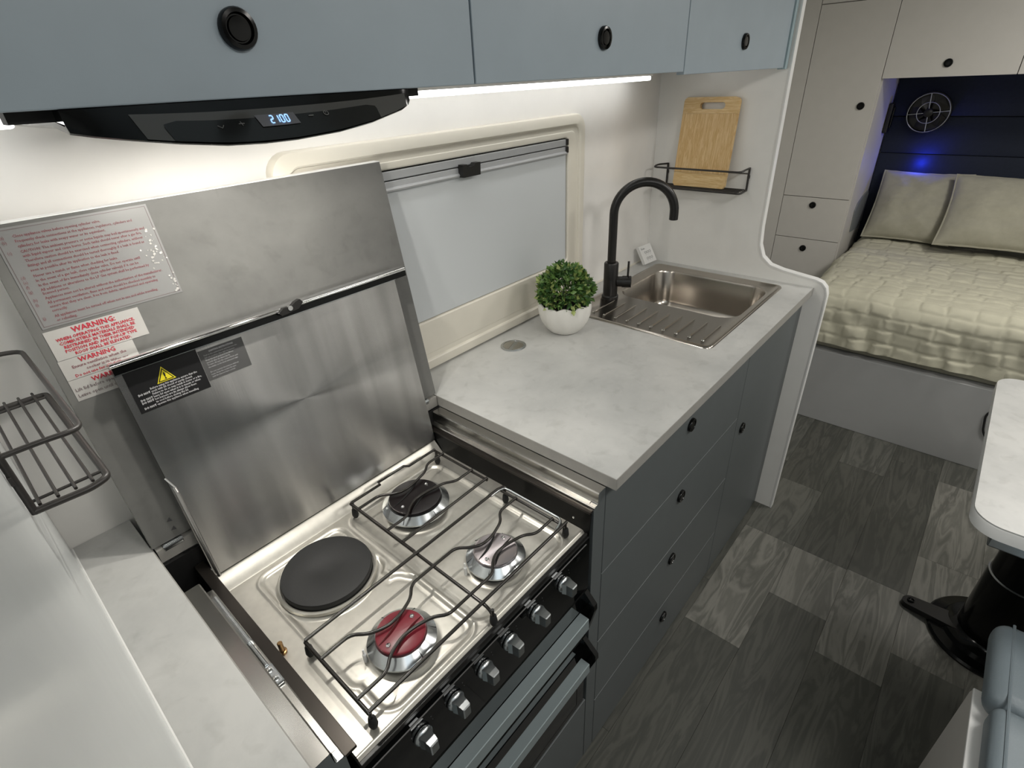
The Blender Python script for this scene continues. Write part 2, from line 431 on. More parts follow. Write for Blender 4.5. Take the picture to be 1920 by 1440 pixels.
# LED strips on the underside
t = thing('light_strip', 'long bright white LED strip under the overhead cupboard above the window', 'light', (0.4, 0.5, 0.585))
g = Geo(); g.box(-0.17, 0.935, 0.490, 0.514, 0.5875, 0.5975, 0.001); g.out('channel', M['white'], t)
g = Geo(); g.box(-0.165, 0.93, 0.492, 0.512, 0.5765, 0.5875, 0.004); g.out('diffuser', M['led'], t)
t = thing('light_strip', 'short bright white LED strip left of the range hood', 'light', (-0.58, 0.5, 0.585))
g = Geo(); g.box(-0.65, -0.50, 0.490, 0.514, 0.5875, 0.5975, 0.001); g.out('channel', M['white'], t)
g = Geo(); g.box(-0.648, -0.50, 0.492, 0.512, 0.5765, 0.5875, 0.004); g.out('diffuser', M['led'], t)

# ------------------------------------------------------------------ range hood
t = thing('range_hood', 'slim black curved range hood with a blue digital clock under the overhead cupboard', 'range hood', (-0.35, 0.3, 0.57))
lip = [(-0.5157, 0.1967, 0.5845), (-0.5152, 0.1933, 0.5791), (-0.5029, 0.1806, 0.576), (-0.4831, 0.1666, 0.5722), (-0.4541, 0.1548, 0.5673), (-0.4194, 0.1501, 0.5627),
       (-0.3865, 0.1515, 0.5609), (-0.3532, 0.1563, 0.5605), (-0.2998, 0.1675, 0.5622), (-0.2514, 0.1794, 0.5665), (-0.1986, 0.1939, 0.5748), (-0.1861, 0.1979, 0.5789), (-0.183, 0.1988, 0.5831)]
def lip_at(x):
    for a, b in zip(lip, lip[1:]):
        if a[0] <= x <= b[0]:
            k = (x - a[0]) / (b[0] - a[0] + 1e-9); return Vector(a) * (1 - k) + Vector(b) * k
    return Vector(lip[0] if x < lip[0][0] else lip[-1])
def hood_pt(x, s, up=0.0):
    b = lip_at(x); a = Vector((x, 0.1995, 0.5945)); p = a.lerp(b, s)
    n = Vector((0, -0.5, 0.86)); return p + n * up
g = Geo()
X = [p[0] for p in lip]
g.grid([[tuple(hood_pt(x, s)) for x in X] for s in (0, .2, .4, .6, .8, 1.0)])
# under side back to the grease filter
uz = lambda x: lip_at(x)[2] + 0.004
bot = [[tuple(lip_at(x)) for x in X], [(x, lip_at(x)[1] + 0.003, lip_at(x)[2] - 0.0012) for x in X], [(x, 0.24, uz(x)) for x in X], [(x, 0.50, uz(x)) for x in X], [(x, 0.50, 0.597) for x in X]]
g.grid(bot)
for i in (0, -1):
    x = X[i]; a = hood_pt(x, 0); b = lip_at(x)
    g.add([tuple(a), tuple(b), (x, 0.24, uz(x)), (x, 0.50, uz(x)), (x, 0.50, 0.597)], [(0, 1, 2, 3, 4)])
g.out('visor', M['black_gloss'], t, smooth=True, autosmooth=60)
def hood_patch(x0, x1, s0, s1, up, name, m_, skew=0.0, rc=0.0, parent=None):
    g = Geo(); n = 14; rowsP = []
    for j in range(7):
        s = s0 + (s1 - s0) * j / 6; rowP = []
        ins = 0.0
        if rc:
            e = min(j, 6 - j) / 6.0
            ins = rc * (1 - min(1, e * 4)) ** 2 if j < 3 else 0
        for i in range(n + 1):
            x = (x0 + ins) + (x1 - x0 - 2 * ins) * i / n; rowP.append(tuple(hood_pt(x, s, up)))
        rowsP.append(rowP)
    g.grid(rowsP); return g.out(name, m_, parent or t, smooth=True, fix=False)
hood_patch(-0.474, -0.19, 0.26, 0.98, 0.0006, 'glass_fascia', mat('grey_glass', (74, 74, 72), 0.12))
hood_patch(-0.457, -0.238, 0.47, 0.99, 0.0012, 'control_panel', mat('black_panel', (20, 21, 20), 0.2), rc=0.012)
lcd = hood_patch(-0.379, -0.3395, 0.43, 0.70, 0.0018, 'display', mat('grey_lcd', (96, 96, 100), 0.25))
SEG = {'2': 'abged', '1': 'bc', '0': 'abcdef'}
def digit(ch, x, s0, s1, wd):
    sl = 0.0016
    P = {'a': ((0, 0), (1, 0)), 'b': ((1, 0), (1, .5)), 'c': ((1, .5), (1, 1)), 'd': ((0, 1), (1, 1)), 'e': ((0, .5), (0, 1)), 'f': ((0, 0), (0, .5)), 'g': ((0, .5), (1, .5))}
    g = Geo()
    for k in SEG[ch]:
        (u0, v0), (u1, v1) = P[k]; ps = []
        for u, v in ((u0, v0), (u1, v1)):
            ps.append(hood_pt(x + u * wd - (v - 0.5) * sl, s0 + (s1 - s0) * v, 0.0024))
        a, b = ps; dd = (b - a); a = a + dd * 0.12; b = b - dd * 0.12
        g.tube([tuple(a), tuple(b)], 0.0005, 6)
    g.out('digit', M['lcd'], lcd)
for i, ch in enumerate('2100'): digit(ch, -0.3672 + i * 0.0052 + (0.0004 if ch == '1' else 0), 0.48, 0.645, 0.0030 if ch != '1' else 0.0026)
def icon(kind, x, s):
    g = Geo(); c = hood_pt(x, s, 0.002); ex = Vector((1, 0, 0)); ey = (hood_pt(x, s - 0.1) - hood_pt(x, s + 0.1)).normalized()
    r = 0.0025
    if kind == 'plus':
        g.tube([tuple(c - ex * r), tuple(c + ex * r)], 0.0003, 5); g.tube([tuple(c - ey * r), tuple(c + ey * r)], 0.0003, 5)
    elif kind == 'minus': g.tube([tuple(c - ex * r), tuple(c + ex * r)], 0.0004, 5)
    elif kind == 'power':
        g.tube([tuple(c + ex * r * math.cos(a) + ey * r * math.sin(a)) for a in [math.radians(120 + 300 * k / 12) for k in range(13)]], 0.00035, 5)
        g.tube([tuple(c), tuple(c + ey * r * 1.1)], 0.0003, 5)
    else:
        g.tube([tuple(c + ex * r), tuple(c - ey * r * 1.4), tuple(c - ex * r)], 0.0003, 5)
    g.out('button_mark', mat('faint_mark', (120, 120, 118), 0.4), t)
icon('lamp', -0.4146, 0.62); icon('plus', -0.3958, 0.60); icon('minus', -0.3232, 0.56); icon('power', -0.3049, 0.54)
for hx in (-0.38, -0.25):
    g = Geo(); g.lathe(hx, 0.36, [(0.02, 0.5665), (0.02, 0.5625), (0.001, 0.5620)], 24); g.out('lamp', M['hood_led'], t)
g = Geo(); g.box(-0.545, -0.152, 0.219, 0.24, 0.5865, 0.5975); g.out('mounting_rail', M['black_matt'], t)
# ------------------------------------------------------------------ window with its blind
def ring_loops(st, n=6):
    return [[(x, y, z) for x, z in rrect(x0, x1, z0, z1, r, n)] for (x0, x1, z0, z1, r, y) in st]
win = thing('window_1', '', 'window', (0.25, 0.56, 0.27)); del win['label']; del win['category']; win['kind'] = 'structure'
X0, X1, Z0, Z1 = -0.200, 0.698, 0.004, 0.512
def st(i, y, r): return (X0 + i, X1 - i, Z0 + i, Z1 - i, r, y)
g = Geo(); g.loft(ring_loops([st(0, 0.5715, .038), st(0, 0.5585, .038), st(.0025, 0.5535, .037), st(.007, 0.5520, .035), st(.0235, 0.5515, .028), st(.0265, 0.5535, .026), st(.028, 0.5570, .025), st(.040, 0.5575, .020), st(.0415, 0.5560, .019), st(.0445, 0.5555, .018),
    (X0 + .0765, X1 - .0740, 0.122, 0.460, .016, 0.5560), (X0 + .0785, X1 - .0760, 0.1245, 0.4575, .014, 0.5580), (X0 + .080, X1 - .077, 0.126, 0.456, .014, 0.5700)]))
g.out('window_frame', M['frame'], win, smooth=True, autosmooth=32)
g = Geo(); g.box(X0 + .076, X1 - .073, 0.5675, 0.571, 0.12, 0.46); g.out('blind_backing', M['dark'], win)
g = Geo(); g.box(X0 + .082, X1 - .079, 0.5615, 0.564, 0.127, 0.425, 0.0005); g.out('blind', M['blind'], win)
g = Geo(); g.box(X0 + .084, X1 - .081, 0.556, 0.566, 0.424, 0.4365, 0.0015); g.out('blind_rail', M['rail'], win)
g = Geo(); g.box(X0 + .084, X1 - .081, 0.555, 0.567, 0.4385, 0.4545, 0.0015); g.out('blind_rail', M['rail'], win)
g = Geo(); g.tube([(X0 + .084, 0.5565, 0.421), (X1 - .081, 0.5565, 0.421)], 0.0045, 8); g.out('blind_lower_rail', M['rail'], win, smooth=True)
for zc in (0.4285, 0.4475):
    g = Geo(); g.box(X1 - .088, X1 - .0785, 0.552, 0.566, zc - 0.0075, zc + 0.0075, 0.001); g.out('end_clip', M['black_satin'], win)
g = Geo()
hp = [(-0.026, -0.014), (0.026, -0.014), (0.028, 0.012), (0.014, 0.012), (0.007, 0.006), (-0.007, 0.006), (-0.014, 0.012), (-0.026, 0.012)]
g.prism([(0.243 + a, 0.431 + b) for a, b in hp], 'y', 0.540, 0.557); g.out('blind_catch', M['black_satin'], win)

# ------------------------------------------------------------------ worktop and base cupboard
WT = 0.024
t = thing('worktop', 'pale concrete-look worktop to the right of the cooker holding plant and sink', 'worktop', (0.55, 0.3, -WT))
# worktop slab with an opening for the sink bowl
SX0, SX1, SY0, SY1 = 0.553, 1.098, 0.075, 0.505
BX0, BX1, BY0, BY1 = 0.758, 1.055, 0.098, 0.470
g = Geo()
for (a, b, c, d_) in ((0.0, 1.1395, 0.0, BY0 - 0.008), (0.0, 1.1395, BY1 + 0.008, 0.5715), (0.0, BX0 - 0.008, BY0 - 0.008, BY1 + 0.008), (BX1 + 0.008, 1.1395, BY0 - 0.008, BY1 + 0.008)):
    g.add([(a, c, 0), (b, c, 0), (b, d_, 0), (a, d_, 0), (a, c, -WT), (b, c, -WT), (b, d_, -WT), (a, d_, -WT)], [(0, 1, 2, 3), (7, 6, 5, 4)])
g.out('surface', M['stone'], t, fix=False)
g = Geo(); g.box(0.0, 1.1395, -0.0012, 0.0006, -WT, -0.0003); g.out('front_edging', M['stone_edge'], t)
g = Geo(); g.box(-0.0012, 0.0006, -0.0012, 0.5715, -WT, -0.0003); g.out('side_edging', M['stone_edge'], t)
g = Geo(); g.box(0.0, 1.139, 0.566, 0.5717, 0.0, 0.005, 0.001); g.out('rear_upstand', M['frame'], t)

t = thing('worktop', 'narrow concrete-look worktop strip left of the cooker against the white side panel', 'worktop', (-0.615, 0.3, -WT))
g = Geo(); g.box(-0.6565, -0.5755, -0.0, 0.5715, -WT, 0.0, 0.0008); g.out('surface', M['stone'], t)
g = Geo(); g.box(-0.5765, -0.5743, -0.0005, 0.4745, -WT, -0.0003); g.out('side_edging', M['stone_edge'], t)

t = thing('base_cupboard', 'base cupboard, grey-blue darkened for weak light, under the right-hand worktop with four drawers and a door', 'cupboard', (0.55, 0.3, FZ))
g = Geo()
g.box(0.0, 0.014, 0.035, 0.565, FZ, -0.0245)
g.box(1.124, 1.1385, 0.035, 0.565, FZ, -0.0245)
g.box(0.688, 0.700, 0.035, 0.565, FZ + 0.07, -0.15)
g.box(0.0145, 1.124, 0.05, 0.565, FZ + 0.0, FZ + 0.07)
g.box(0.0145, 1.124, 0.553, 0.565, FZ + 0.07, -0.0245)
g.out('carcass', M['cab'], t)
rowsz = [(-0.0262, -0.249), (-0.251, -0.464), (-0.466, -0.687), (-0.689, FZ + 0.003)]
kz = [-0.086, -0.295, -0.512, -0.748]
for (z1, z0), k in zip(rowsz, kz):
    g = Geo(); g.box(0.0012, 0.6925, 0.019, 0.0345, z0, z1, 0.001); dr = g.out('drawer', M['cab'], t)
    knob(dr, (0.351, 0.019, k), 'y')
g = Geo(); g.box(0.6950, 1.1385, 0.019, 0.0345, FZ + 0.003, -0.0262, 0.001); dr = g.out('door', M['cab'], t)
knob(dr, (0.748, 0.019, -0.314), 'y')

# filler panels either side of the cooker opening
t = thing('base_cupboard', 'narrow base cupboard under the worktop strip left of the cooker', 'cupboard', (-0.63, 0.3, FZ))
g = Geo(); g.box(-0.6565, -0.578, 0.035, 0.565, FZ, -0.0245); g.out('carcass', M['cab'], t)
g = Geo(); g.box(-0.6565, -0.5765, 0.019, 0.0345, FZ + 0.006, -0.0262, 0.001); g.out('front_panel', M['cab'], t)

# ------------------------------------------------------------------ raised worktop flap (hinged lid over the cooker)
FL = math.hypot(.073, .476); FT = Vector((0, .073, .476)) / FL; FN = Vector((1, 0, 0)).cross(FT)   # faces -y
FO = Vector((0, .46, .001))
def fp(x, h, up=0.0): return FO + Vector((x, 0, 0)) + FT * h + FN * (up if FN.y < 0 else -up)
t = thing('worktop_flap', 'raised concrete-look worktop flap, darkened as if shaded, leaning on the wall behind the cooker', 'worktop flap', (-0.2875, 0.475, 0.0))
g = Geo(); c = [fp(-0.5745, 0.004), fp(-0.0005, 0.004), fp(-0.0005, 0.482), fp(-0.5745, 0.482)]; bk = [p + Vector((0, 0.018, 0)) for p in c]
g.add([tuple(p) for p in c + bk], [(0, 1, 2, 3), (7, 6, 5, 4), (0, 4, 5, 1), (1, 5, 6, 2), (2, 6, 7, 3), (3, 7, 4, 0)])
g.out('panel', M['flap'], t)
g = Geo(); c = [fp(-0.575, 0.4822), fp(0.0, 0.4822), fp(0.0, 0.4822) + Vector((0, .018, 0)), fp(-0.575, 0.4822) + Vector((0, .018, 0))]
g.add([tuple(p) for p in c + [p + FT * 0.001 for p in c]], [(0, 1, 2, 3), (7, 6, 5, 4), (0, 4, 5, 1), (1, 5, 6, 2), (2, 6, 7, 3), (3, 7, 4, 0)])
g.out('edging', M['trim_white'], t)
def flab(name, x0, x1, h0, h1, m_, up=0.0006, parent=None, label=None, P=fp):
    g = Geo(); c = [P(x0, h0, 0.0001), P(x1, h0, 0.0001), P(x1, h1, 0.0001), P(x0, h1, 0.0001)]; d = [P(x0, h0, up), P(x1, h0, up), P(x1, h1, up), P(x0, h1, up)]
    g.add([tuple(p) for p in c + d], [(0, 1, 2, 3), (7, 6, 5, 4), (0, 4, 5, 1), (1, 5, 6, 2), (2, 6, 7, 3), (3, 7, 4, 0)])
    return g.out(name, m_, parent or t, label=label)
ex, ey = Vector((1, 0, 0)), FT
lb = flab('safety_label', -0.563, -0.395, 0.354, 0.478, M['label_grey'], label='large silver safety label with faded red text')
for (a, b, c_, d_) in ((-0.5605, -0.3975, 0.3565, 0.3571), (-0.5605, -0.3975, 0.4749, 0.4755), (-0.5605, -0.5599, 0.3565, 0.4755), (-0.3981, -0.3975, 0.3565, 0.4755)):
    flab('border_line', a, b, c_, d_, M['ink_grey'], 0.0009, lb)
big = [(0, -0.545, "Close appliance valves before opening cylinder valve."),
       (1, -0.545, "Frequently check connections at the appliances, regulators, cylinders and"),
       (2, -0.545, "cylinders for leaks with soapy water or its equivalent."),
       (3.1, -0.545, "CAUTION: The ambient pressure or some liquids may boil spontaneously and"),
       (4, -0.545, "with liquid vapour and cause burns. Such tanks should never after a gas fire,"),
       (5, -0.545, "Therefore caution should be exercised when connecting cylinders, without"),
       (6, -0.545, "fittings and all connections should be tested thoroughly if a leak is found as"),
       (7, -0.545, "soon as possible after its application to the leak is fixed."),
       (8.2, -0.545, "Never use a match or flame when checking for leaks."),
       (9.2, -0.545, "In the event of a gas leak, close cylinder valve. Do not operate until"),
       (10.2, -0.545, "In the event of fire immediately close cylinder valve(s) if it can be"),
       (11.2, -0.545, "All additions or alterations to the LP Gas system shall be performed by"),
       (12, -0.545, "licensed person."),
       (13, -0.545, "Appliances must not be altered without the authorisation of the manufacturer."),
       (14, -0.545, "All permanent ventilation, flues and vents should be checked monthly to"),
       (14.9, -0.545, "ensure that they are clean, free from debris, unobstructed and operating"),
       (15.8, -0.545, "correctly."),
       (17, -0.545, "All appliances must be turned off when not in use and while travelling,"),
       (17.9, -0.545, "or refuelling.")]
for k, x, s in big:
    textpart('printed_line', s, 0.0046, M['ink_pink'], lb, fp(x, 0.4655 - k * 0.0059), ex, ey, lift=0.0010, squash=0.93, bold=0.0001)
for i, k in enumerate((0, 1, 3.1, 8.2, 9.2, 10.2, 11.2, 13, 14, 17)):
    textpart('printed_mark', '(%s)' % 'abcdefghij'[i], 0.0052, M['ink_pink'], lb, fp(-0.5575, 0.4655 - k * 0.0059), ex, ey, lift=0.0010, squash=0.8)
fk = Geo(); rf = random.Random(5)
for i in range(60):
    x = -0.404 + rf.gauss(0, 0.009) if i < 45 else -0.3995 + rf.gauss(0, 0.0025); h = 0.418 + rf.gauss(0, 0.012) if i < 45 else 0.372 + rf.gauss(0, 0.008)
    if not (-0.43 < x < -0.3962 and 0.357 < h < 0.47): continue
    r0 = rf.uniform(0.0006, 0.0022); fk.add([tuple(fp(x + r0 * math.cos(a) * rf.uniform(.5, 1.3), h + r0 * math.sin(a) * rf.uniform(.5, 1.3), 0.0011 + rf.uniform(0, .0006))) for a in (0, 1.3, 2.6, 3.9, 5.1)], [(0, 1, 2, 3, 4)])
fo = fk.out('peeling_flakes', M['label_light'], lb, fix=False); fo['kind'] = 'stuff'
lb = flab('warning_label', -0.565, -0.4565, 0.311, 0.3502, M['label_light'], label='pale warning label with red capitals')
textpart('printed_heading', 'WARNING:', 0.0098, M['ink_red'], lb, fp(-0.511, 0.3415), ex, ey, 'CENTER', 0.0010, 1.0, bold=0.00025)
for i, s in enumerate(("WHEN OPERATING THIS APPLIANCE,", "COMBUSTIBLE MATERIALS SHALL BE", "RESTRAINED IN THEIR INTENDED", "POSITION AND ANY POP-UP TYPE", "ROOF SHALL BE ELEVATED.")):
    textpart('printed_line', s, 0.0054, M['ink_red'], lb, fp(-0.511, 0.3350 - i * 0.0054), ex, ey, 'CENTER', 0.0010, 1.0, bold=0.00016)
lb = flab('warning_label', -0.566, -0.479, 0.2832, 0.3104, M['label_light'], label='pale label with red WARNING heading under the capitals')
textpart('printed_heading', 'WARNING', 0.0088, M['ink_red'], lb, fp(-0.523, 0.3030), ex, ey, 'CENTER', 0.0010, 1.0, bold=0.0002)
for i, s in enumerate(("Ensure ventilation when the", "cooker is in use", "Do not use for space heating")):
    textpart('printed_line', s, 0.0056, M['ink_red'] if i == 2 else M['ink_pink'], lb, fp(-0.523, 0.2970 - i * 0.0060), ex, ey, 'CENTER', 0.0010, 1.0, bold=0.0001)
lb = flab('warning_label', -0.566, -0.479, 0.2535, 0.2826, M['label_light'], label='lowest pale warning label, partly behind the cooker lid')
textpart('printed_heading', 'WARNING', 0.0088, M['ink_red'], lb, fp(-0.520, 0.2735), ex, ey, 'CENTER', 0.0010, 1.0, bold=0.0002)
for i, s in enumerate(("Lift lid before operating cooker", "Leave open until cooled down")):
    textpart('printed_line', s, 0.0064, M['ink_grey'], lb, fp(-0.5635, 0.2665 - i * 0.0082), ex, ey, 'LEFT', 0.0010, 0.95, bold=0.0001)
for h in (0.018, 0.034):
    g = Geo(); g.add([tuple(fp(-0.5425, h, 0.0008)), tuple(fp(-0.5355, h - 0.002, 0.0008)), tuple(fp(-0.5375, h + 0.005, 0.0008)), tuple(fp(-0.5425, h, 0.0001)), tuple(fp(-0.5355, h - 0.002, 0.0001)), tuple(fp(-0.5375, h + 0.005, 0.0001))],
        [(0, 1, 2), (5, 4, 3), (0, 3, 4, 1), (1, 4, 5, 2), (2, 5, 3, 0)]); g.out('hinge_mark', M['ink_dark'], t)
g = Geo(); g.box(-0.572, -0.003, 0.4565, 0.4745, -0.024, -0.0005); g.out('hinge_batten', M['stone_edge'], t)
for hx in (-0.548, -0.04):
    g = Geo(); g.box(hx - 0.014, hx + 0.014, 0.4555, 0.4735, -0.007, 0.004, 0.001); g.tube([(hx - 0.014, 0.457, 0.0), (hx + 0.014, 0.457, 0.0)], 0.003, 8); g.out('hinge', M['satin'], t)

# ------------------------------------------------------------------ cooker
HZ = -0.100
ck = thing('cooker', 'built-in black and steel cooker with three gas burners and one electric hotplate', 'cooker', (-0.2875, 0.2, FZ + 0.24))
t = ck
g = Geo()
g.box(-0.0515, -0.0515 + 0.003, 0.030, 0.448, -0.62, -0.1086)      # right black side wall
g.box(-0.5265, -0.5235, 0.030, 0.448, -0.62, -0.1086)
g.box(-0.523, -0.052, 0.4435, 0.448, -0.62, -0.1086)
g.box(-0.523, -0.052, 0.034, 0.443, -0.625, -0.62)
g.out('housing', M['black_gloss'], ck)
g = Geo(); g.box(-0.5715, -0.003, 0.450, 0.4560, -0.30, -0.026); g.out('rear_shield', M['black_matt'], ck)
g = Geo(); g.box(-0.5745, -0.5295, 0.30, 0.4495, -0.12, -0.110); g.out('side_ledge', M['black_matt'], ck)

# pressed steel hob: height field with two shallow wells
HX0, HX1, HY0, HY1 = -0.5245, -0.0490, 0.028, 0.402
NX, NY = 238, 194
xs = np.linspace(HX0, HX1, NX); ys = np.linspace(HY0, HY1, NY)
XX, YY = np.meshgrid(xs, ys)
def sdrr(X, Y, x0, x1, y0, y1, r):
    qx = np.abs(X - (x0 + x1) / 2) - (x1 - x0) / 2 + r; qy = np.abs(Y - (y0 + y1) / 2) - (y1 - y0) / 2 + r
    return np.hypot(np.maximum(qx, 0), np.maximum(qy, 0)) + np.minimum(np.maximum(qx, qy), 0) - r
def sm(v, a, b):
    k = np.clip((v - a) / (b - a), 0, 1); return k * k * (3 - 2 * k)
jog = 0.008 * sm(YY, 0.205, 0.185)
ZZ = np.full_like(XX, HZ)
dL = sdrr(XX, YY, -0.478, -0.318, 0.235, 0.388, 0.022)           # hotplate well
dR = sdrr(XX + 0, YY, -0.302, -0.086, 0.042, 0.388, 0.024)      # right hand well
dF = sdrr(XX - jog, YY, -0.478, -0.312, 0.042, 0.222, 0.024)    # red burner well
# union of the two left wells so that one outline runs round both
dU = np.minimum(dL, dF); dU = np.minimum(dU, sdrr(XX, YY, -0.478, -0.330, 0.10, 0.36, 0.02))
for dd in (dU, dR):
    ZZ -= 0.0035 * (1 - sm(dd, -0.006, 0.0))
    ZZ += 0.0012 * np.exp(-((dd - 0.0035) / 0.0022) ** 2)
    ZZ -= 0.0004 * np.exp(-((dd + 0.011) / 0.002) ** 2)
for bx, by, br in ((-0.393, 0.108, 0.052), (-0.197, 0.106, 0.052), (-0.197, 0.31, 0.064)):
    rr = np.hypot(XX - bx, YY - by); ZZ += 0.002 * (1 - sm(rr, br - 0.006, br + 0.004))
rr = np.hypot(XX + 0.395, YY - 0.302); ZZ += 0.003 * (1 - sm(rr, 0.078, 0.084))
ZZ -= 0.006 * sm(YY, HY0 + 0.006, HY0) 
V = [(float(a), float(b), float(c)) for a, b, c in zip(XX.ravel(), YY.ravel(), ZZ.ravel())]
F = [(i * NX + j, i * NX + j + 1, (i + 1) * NX + j + 1, (i + 1) * NX + j) for i in range(NY - 1) for j in range(NX - 1)]
hob = mobj('hob_plate', V, F, M['hob_steel'], ck, smooth=True, autosmooth=80)
# rear upstand of the hob
g = Geo()
us = [(0.4015, HZ), (0.404, -0.0985), (0.4235, -0.0805), (0.4245, -0.0785), (0.427, -0.0785), (0.428, -0.082), (0.428, -0.11)]
g.grid([[(x, y, z) for y, z in us] for x in (HX0, HX1)]); g.out('rear_upstand', M['hob_steel'], ck, smooth=True, autosmooth=50)
g = Geo(); g.box(-0.530, -0.0450, 0.0225, 0.0285, -0.112, -0.1035, 0.0008); g.out('front_lip', M['black_satin'], ck)

# hotplate
g = Geo(); g.lathe(-0.395, 0.302, [(0.080, -0.0985), (0.0795, -0.093), (0.077, -0.0915), (0.0745, -0.0925), (0.074, -0.097)], 64); g.out('hotplate_ring', M['hob_steel'], ck, smooth=True)
g = Geo(); g.lathe(-0.395, 0.302, [(0.0725, -0.097), (0.0728, -0.086), (0.0715, -0.0835), (0.066, -0.0828), (0.020, -0.0828), (0.018, -0.0834), (0.0005, -0.0834)], 64, cap1=True); g.out('hotplate', M['iron'], ck, smooth=True)

def burner(cx, cy, rc, rb, cap, groove, lab):
    g = Geo(); g.lathe(cx, cy, [(rb * 0.88, -0.0905), (rb, -0.0900), (rb, -0.0870), (rc * 1.04, -0.0767), (rc * 1.0, -0.0772)], 64, cap1=True)
    b = g.out('burner', M['ring'], ck, smooth=True, autosmooth=25, label=lab)
    g = Geo(); g.lathe(cx, cy, [(rb * 0.86, HZ - 0.001), (rb * 0.86, -0.0915), (rb * 0.9, -0.0905)], 48); g.out('burner_base', M['dark'], b, smooth=True)
    for k in range(6):
        g = Geo(); a = 2 * PI * k / 6 + 0.5; p0 = (rb * 0.985, -0.0862); p1 = (rc * 1.07, -0.0784)
        g.tube([(cx + p0[0] * math.cos(a), cy + p0[0] * math.sin(a), p0[1]), (cx + p1[0] * math.cos(a), cy + p1[0] * math.sin(a), p1[1])], 0.0007, 5)
        g.out('flame_slot', M['dark'], b)
    g = Geo(); g.lathe(cx, cy, [(rc * 0.93, -0.0772), (rc * 0.98, -0.0757), (rc, -0.0737), (rc * 0.98, -0.0717), (rc * 0.93, -0.0710), (0.0005, -0.0702)], 64, cap1=True)
    g.out('burner_cap', cap, b, smooth=True)
    ca, sa = math.cos(math.radians(18)), math.sin(math.radians(18))
    for sgn in (-1, 1):
        g = Geo(); pts = []
        for k in range(15):
            u = -1 + 2 * k / 14; along = u * rc * 0.92; across = sgn * rc * (0.30 + 0.14 * u * u)
            lim = rc * 0.95; L_ = math.hypot(along, across)
            if L_ > lim: along *= lim / L_; across *= lim / L_; L_ = lim
            pts.append((cx + along * ca - across * sa, cy + along * sa + across * ca, -0.0704 - 0.0008 * (L_ / rc) ** 2))
        g.tube(pts, [0.0006 + 0.0016 * math.sin(PI * k / 14) for k in range(15)], 6); g.out('cap_groove', groove, b, smooth=True)
    for sgn in (0, 180):
        a = math.radians(sgn + 12); d = rc * 0.72
        sx, sy = cx + d * math.cos(a), cy + d * math.sin(a)
        g = Geo(); g.lathe(sx, sy, [(0.0034, -0.0714), (0.0034, -0.0694), (0.0025, -0.0688), (0.0014, -0.0691), (0.0004, -0.0694)], 16, cap1=True); g.out('screw', M['chrome'], b, smooth=True)
def thing_part(name, parent, label=None):
    o = bpy.data.objects.new(name, None); COL.objects.link(o); o.parent = parent; o.empty_display_size = 0.02
    if label: o['label'] = label
    return o
burner(-0.393, 0.108, 0.036, 0.050, M['red'], M['darkred'], 'burner with a red enamelled cap')
burner(-0.197, 0.106, 0.036, 0.050, M['silvercap'], M['dark'], 'burner with a silver cap')
burner(-0.197, 0.312, 0.049, 0.063, M['blackcap'], M['dark'], 'large burner with a black cap')
for x, y in ((-0.513, 0.232),):
    g = Geo(); g.lathe(x, y, [(0.006, HZ), (0.006, -0.096), (0.0038, -0.0955), (0.0038, -0.079), (0.003, -0.078), (0.0005, -0.078)], 16, cap1=True); g.out('brass_stud', M['brass'], ck, smooth=True)
# small bent wire ignition leads by the burners
for bx, by in ((-0.197, 0.106), (-0.197, 0.312), (-0.393, 0.108)):
    g = Geo(); g.lathe(bx - 0.050, by + 0.022, [(0.003, HZ - 0.004), (0.003, -0.088), (0.0015, -0.086), (0.0015, -0.078), (0.0004, -0.0775)], 12, cap1=True); g.out('igniter', M['white'], ck, smooth=True)

# stainless trims along both sides of the opening
def side_trim(sg, x_in):
    # sg=+1: right hand trim (steps down towards -x), profile as (distance from the opening edge, z)
    pr = [(0.0005, -0.0255), (0.0225, -0.0255), (0.0245, -0.0275), (0.0247, -0.047), (0.0262, -0.0492), (0.0345, -0.0500), (0.0362, -0.0515), (0.0366, -0.0550)]
    g = Geo()
    g.grid([[(x_in - sg * d, y, z) for d, z in pr] for y in (0.0188, 0.4485 if sg > 0 else 0.372)])
    o = g.out('side_trim', M['steel'], ck, smooth=True, autosmooth=30)
    wl = 0.0460 if sg > 0 else 0.0520
    a, b = sorted((x_in - sg * 0.0358, x_in - sg * wl))
    g = Geo(); g.box(a, b, 0.0205, 0.4485, -0.0600, -0.0556, 0.0008); g.out('inner_ledge', M['ledge'], ck)
    a, b = sorted((x_in - sg * 0.0012, x_in - sg * 0.0370))
    g = Geo(); g.prism([(x_in - sg * 0.0012, -0.0272), (x_in - sg * 0.0228, -0.0276), (x_in - sg * 0.0240, -0.0480), (x_in - sg * 0.0345, -0.0520), (x_in - sg * 0.0370, -0.0560), (x_in - sg * 0.0370, FZ + 0.002), (x_in - sg * 0.0012, FZ + 0.002)], 'y', 0.0192, 0.031)
    g.out('filler_post', M['cab'], ck)
    g = Geo(); ol = [(x_in - sg * 0.0010, -0.0262), (x_in - sg * 0.0225, -0.0262), (x_in - sg * 0.0243, -0.047), (x_in - sg * 0.0345, -0.0505), (x_in - sg * 0.036, -0.052), (x_in - sg * 0.0365, -0.056), (x_in - sg * 0.0010, -0.056)]
    g.prism(ol, 'y', 0.0312, 0.0322); g.out('end_plate', M['steel'], ck)
side_trim(1, 0.0)
side_trim(-1, -0.575)
